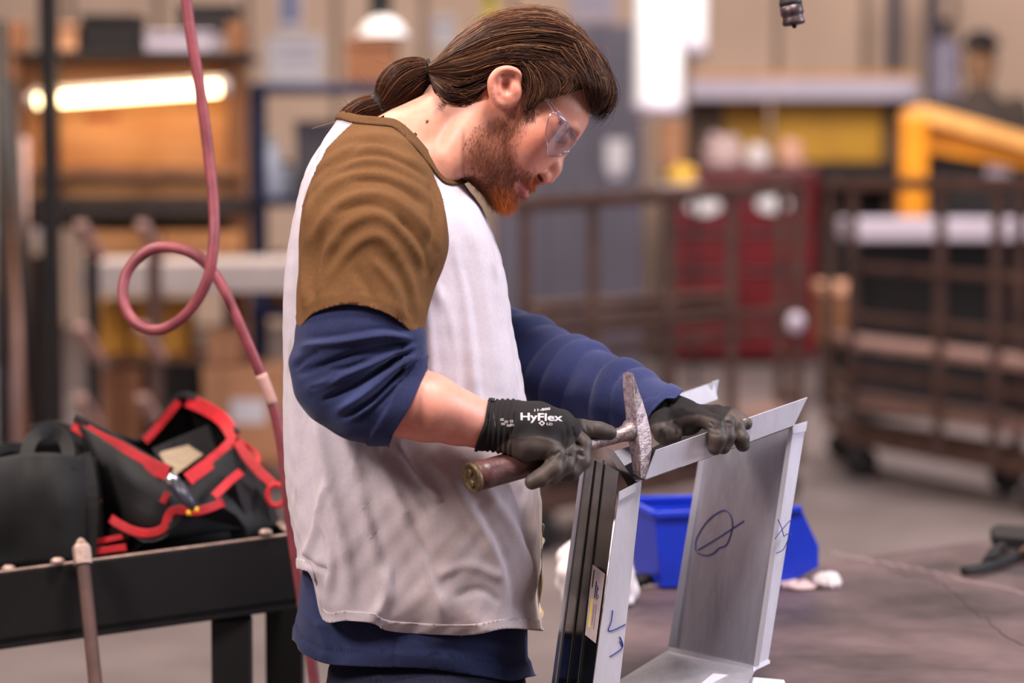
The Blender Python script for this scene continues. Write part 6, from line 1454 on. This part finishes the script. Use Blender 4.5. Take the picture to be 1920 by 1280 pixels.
def print_on(txt, px0, py0, px1, hgt, slant=0.0, bold=.0, poly=None, name='print'):
    """flat lettering laid on the glove; px0,py0 = left baseline, px1 = right end, hgt = cap height in px"""
    if poly is None:
        cu = bpy.data.curves.new('t', 'FONT'); cu.body = txt; cu.size = 1; cu.offset = bold; cu.resolution_u = 3
        ob = bpy.data.objects.new('t', cu); COL.objects.link(ob); dg = bpy.context.evaluated_depsgraph_get()
        me = bpy.data.meshes.new_from_object(ob.evaluated_get(dg)); bpy.data.objects.remove(ob)
        bm = bmesh.new(); bm.from_mesh(me); bmesh.ops.triangulate(bm, faces=bm.faces[:]); bmesh.ops.subdivide_edges(bm, edges=[e for e in bm.edges if e.calc_length() > .25], cuts=2)
        bmesh.ops.triangulate(bm, faces=bm.faces[:])
        P = np.array([v.co[:] for v in bm.verts]); Tr = [tuple(v.index for v in f.verts) for f in bm.faces]; bm.free()
        x = (P[:, 0] - P[:, 0].min()) / (P[:, 0].max() - P[:, 0].min()); y = P[:, 1] / .70
        X = px0 + x * (px1 - px0); Y = py0 + slant * x - y * hgt
    else:
        P = np.array(poly, float); X, Y = P[:, 0], P[:, 1]; k = len(P) // 2
        Tr = [(i, (i + 1) % k, k + (i + 1) % k, k + i) for i in range(k)]
    out = []
    for a, b in zip(X, Y):
        o_ = cp(a, b, .33); d_ = cp(a, b, 0) - o_
        r = glove_bvh.ray_cast(Vector(o_), Vector(d_).normalized())
        out.append(np.array(r[0]) - d_ / np.linalg.norm(d_) * .0006 if r[0] is not None else cp(a, b, .21))
    mk(name, toW(np.array(out)), Tr, m_print, rg, smooth=False)
print_on('HyFlex', 976, 787, 1055, 13.5, slant=2.0, bold=.022)
print_on('11-800', 1002, 771, 1032, 4.2, slant=-3.2, bold=.02)
print_on('LD', 1025, 796.5, 1036, 4.5, slant=.6, bold=.02)
dm = [(1016, 787.5), (1022, 793), (1016.5, 798.5), (1010, 793)]; inn = [(1016 + (a - 1016) * .55, 793 + (b - 793) * .5) for a, b in dm]
print_on('', 0, 0, 0, 0, poly=dm + inn)
for k_, (x_, y_) in enumerate(((938, 786), (940, 794), (946, 790), (950, 797), (956, 789), (957, 796))):
    print_on('CE EN'.split()[k_ % 2], x_, y_ + 2.5, x_ + 6.5, 4.2, bold=.03)
print_on('TO 388', 925, 775, 929, 3.2, slant=27, bold=.01)

# left glove, pressing the strip down
qv = Vol(cp(1205, 870, .04) - (0, 0, .07), cp(1425, 735, .04) + (0, 0, .085), 0.0015)
qv.add(qv.chain([cp(1238, 772, .022), cp(1262, 778, .026), cp(1290, 784, .026)], [.0235, .0230, .0215], .01))
qv.add(qv.chain([cp(1268, 776, .014), cp(1312, 781, .004)], [.0185, .0145], .01), .012)
qv.add(qv.chain([cp(1280, 778, -.008), cp(1326, 780, -.018)], [.015, .012], .01), .012)
qv.add(qv.chain([cp(1236, 785, .040), cp(1243, 808, .054), cp(1253, 818, .056), cp(1266, 816, .046)], [.0165, .0130, .0108, .0090], .006), .008)   # thumb
for pts, rad in [([cp(1288, 788, .030), cp(1318, 784, .040), cp(1343, 796, .066), cp(1346, 822, .072), cp(1341, 840, .070)], [.0130, .0110, .0112, .0106, .0090]),
    ([cp(1310, 776, .014), cp(1345, 774, .026), cp(1363, 792, .050), cp(1364, 818, .056), cp(1355, 838, .056)], [.0118, .0100, .0100, .0098, .0088]),
    ([cp(1322, 774, -.004), cp(1362, 776, .010), cp(1381, 798, .036), cp(1390, 822, .042), cp(1393, 834, .041)], [.0105, .0092, .0092, .0094, .0086]),
    ([cp(1325, 776, -.020), cp(1366, 774, -.006), cp(1388, 786, .018), cp(1400, 795, .026)], [.0095, .0080, .0080, .0078])]:
    qv.add(qv.chain(pts, rad, .004), .004)
QV, QQ = qv.mesh(); QT = tri(QQ); QV = relax(QV, QT, 2, .45); QN = vnormals(QV, QT); del qv
qx, qy = proj(QV)
QV = QV + QN * (folds_disp(QV, [([(1250, 752), (1258, 775), (1252, 800)], -1.6, 4), ([(1275, 760), (1290, 770), (1310, 772)], 1.2, 5), ([(1262, 790), (1272, 805), (1270, 818)], -1.8, 4), ([(1238, 806), (1240, 826)], -1.4, 3), ([(1246, 804), (1250, 828)], 1.2, 3), ([(1330, 790), (1340, 800)], -1.5, 3), ([(1328, 800), (1345, 806)], -1.3, 2.5), ([(1355, 790), (1372, 794)], -1.2, 2.5), ([(1330, 812), (1350, 816)], -.8, 2.5)], QN[:, 2]) + .0005 * vnoise(QV, 240, 3))[:, None]
kl = np.interp(qx, [1210, 1232, 1262, 1290, 1310, 1335, 1352, 1372, 1410], [800, 792, 786, 778, 776, 782, 790, 764, 760])
coatl = sm(qy - kl, -2, 5) * .92
ws_ = (np.interp(qy, lcuff[:, 1], lcuff[:, 0]) - 8 - qx) * S0
QV, QT, QA = clip(QV, QT, ws_, coatl[:, None])
glove('glove', QV, QT, QA[:, 0], 'black work glove pressing the sheet strip')

# ================================================================== hammer held in the right glove
m_steel = pbr('worn_tool_steel', (176, 160, 162), .45, .7, col2=(108, 88, 84), scale=160, bump=.35, bscale=420, rvar=.15, detail=8)
m_rustst = pbr('rust_stained_steel', (96, 74, 70), .5, .6, col2=(64, 46, 42), scale=120, bump=.3, bscale=400)
m_grip = pbr('stacked_leather_grip', (104, 66, 62), .38, 0, col2=(64, 38, 40), scale=60, stretch=(1, 1, 1), bump=.2, bscale=300, rvar=.12, detail=8)
m_butt = pbr('tarnished_brass', (126, 104, 74), .45, .6, col2=(70, 56, 40), scale=120, bump=.3)
hb = toW(cp(1190, 806, .112)[None])[0]
hammer = thing('hammer', hb, 'worn all-steel setting hammer with dark leather grip in gloved hand', 'hammer')
rows = [(698.5, 1168, 1186, 1188, .9), (706, 1166.5, 1187.5, 1190, 1), (725, 1167, 1188.5, 1196, 1), (750, 1169, 1190, 1206, 1), (775, 1172, 1191.5, 1214, 1), (800, 1174, 1193, 1220, 1), (822, 1176.5, 1196, 1223, 1), (842, 1180, 1199, 1223, 1), (862, 1183, 1201, 1219, 1), (880, 1185.5, 1202, 1213, 1), (889, 1187, 1203, 1210.5, .9)]
Vh_, Fh_ = [], []
for y, l, f_, r, k in rows:
    y2 = y + (0 if y < 850 else (y - 850) * .22)
    Vh_ += [cp(l, y, .110), cp(f_, y2, .128), cp(r, y2 + 2, .110), cp((l + r) / 2, y - 2, .094)]
for i in range(len(rows) - 1):
    for k in range(4): Fh_.append((i * 4 + k, i * 4 + (k + 1) % 4, i * 4 + 4 + (k + 1) % 4, i * 4 + 4 + k)[::-1])
Fh_.append((0, 1, 2, 3)); Fh_.append(tuple((len(rows) - 1) * 4 + k for k in (3, 2, 1, 0)))
mk('head', toW(np.array(Vh_)), Fh_, m_steel, hammer, smooth=False, bevel=.0018, label='speckled steel head, chisel end up')
mb = MB()
nk_ = spline([cp(1188, 806, .107), cp(1178, 810, .119), cp(1150, 819, .128), cp(1118, 829, .140), cp(1085, 838, .153), cp(1060, 846, .163)], 6)
rr_ = np.interp(np.linspace(0, 1, len(nk_)), [0, .18, .3, .55, .8, 1], [.0160, .0122, .0092, .0078, .0082, .011])
mb.tube([toW(p[None])[0] for p in nk_], rr_, 18)
mb.build('shaft', m_steel, hammer, smooth=True, label='polished steel shaft')
ga_, gb_ = toW(cp(1070, 843, .159)[None])[0], toW(cp(884, 896, .238)[None])[0]
gl_ = np.linalg.norm(gb_ - ga_); gx_ = (gb_ - ga_) / gl_
mb = MB(); mb.lathe(ga_, gx_, [(0, .011), (.012, .0145), (.05, .0165), (gl_ * .5, .0172), (gl_ - .02, .0170), (gl_ - .004, .0172), (gl_ - .004, .016), (gl_ - .003, .001)], 32)
mb.build('grip', m_grip, hammer, smooth=True, label='dark leather grip')
mb = MB(); mb.lathe(ga_ + gx_ * (gl_ - .005), gx_, [(0, .0168), (.0005, .0178), (.0045, .0182), (.0062, .0172), (.0066, .0150), (.0052, .0140), (.0050, .0001)], 32)
pommel = mb.build('pommel', m_butt, hammer, smooth=True, label='tarnished end cap')
e1 = np.cross(gx_, [0, 0, 1.]); e1 /= np.linalg.norm(e1); e2 = np.cross(e1, gx_)
for k in (-1, 1):
    mb = MB(); c_ = ga_ + gx_ * (gl_ - .001) + e2 * .0062 * k + e1 * .001 * k
    mb.lathe(c_, gx_, [(0, .0052), (.0026, .0048), (.0038, .0030), (.0040, .0001)], 14); mb.build('rivet', m_butt, pommel, smooth=True)
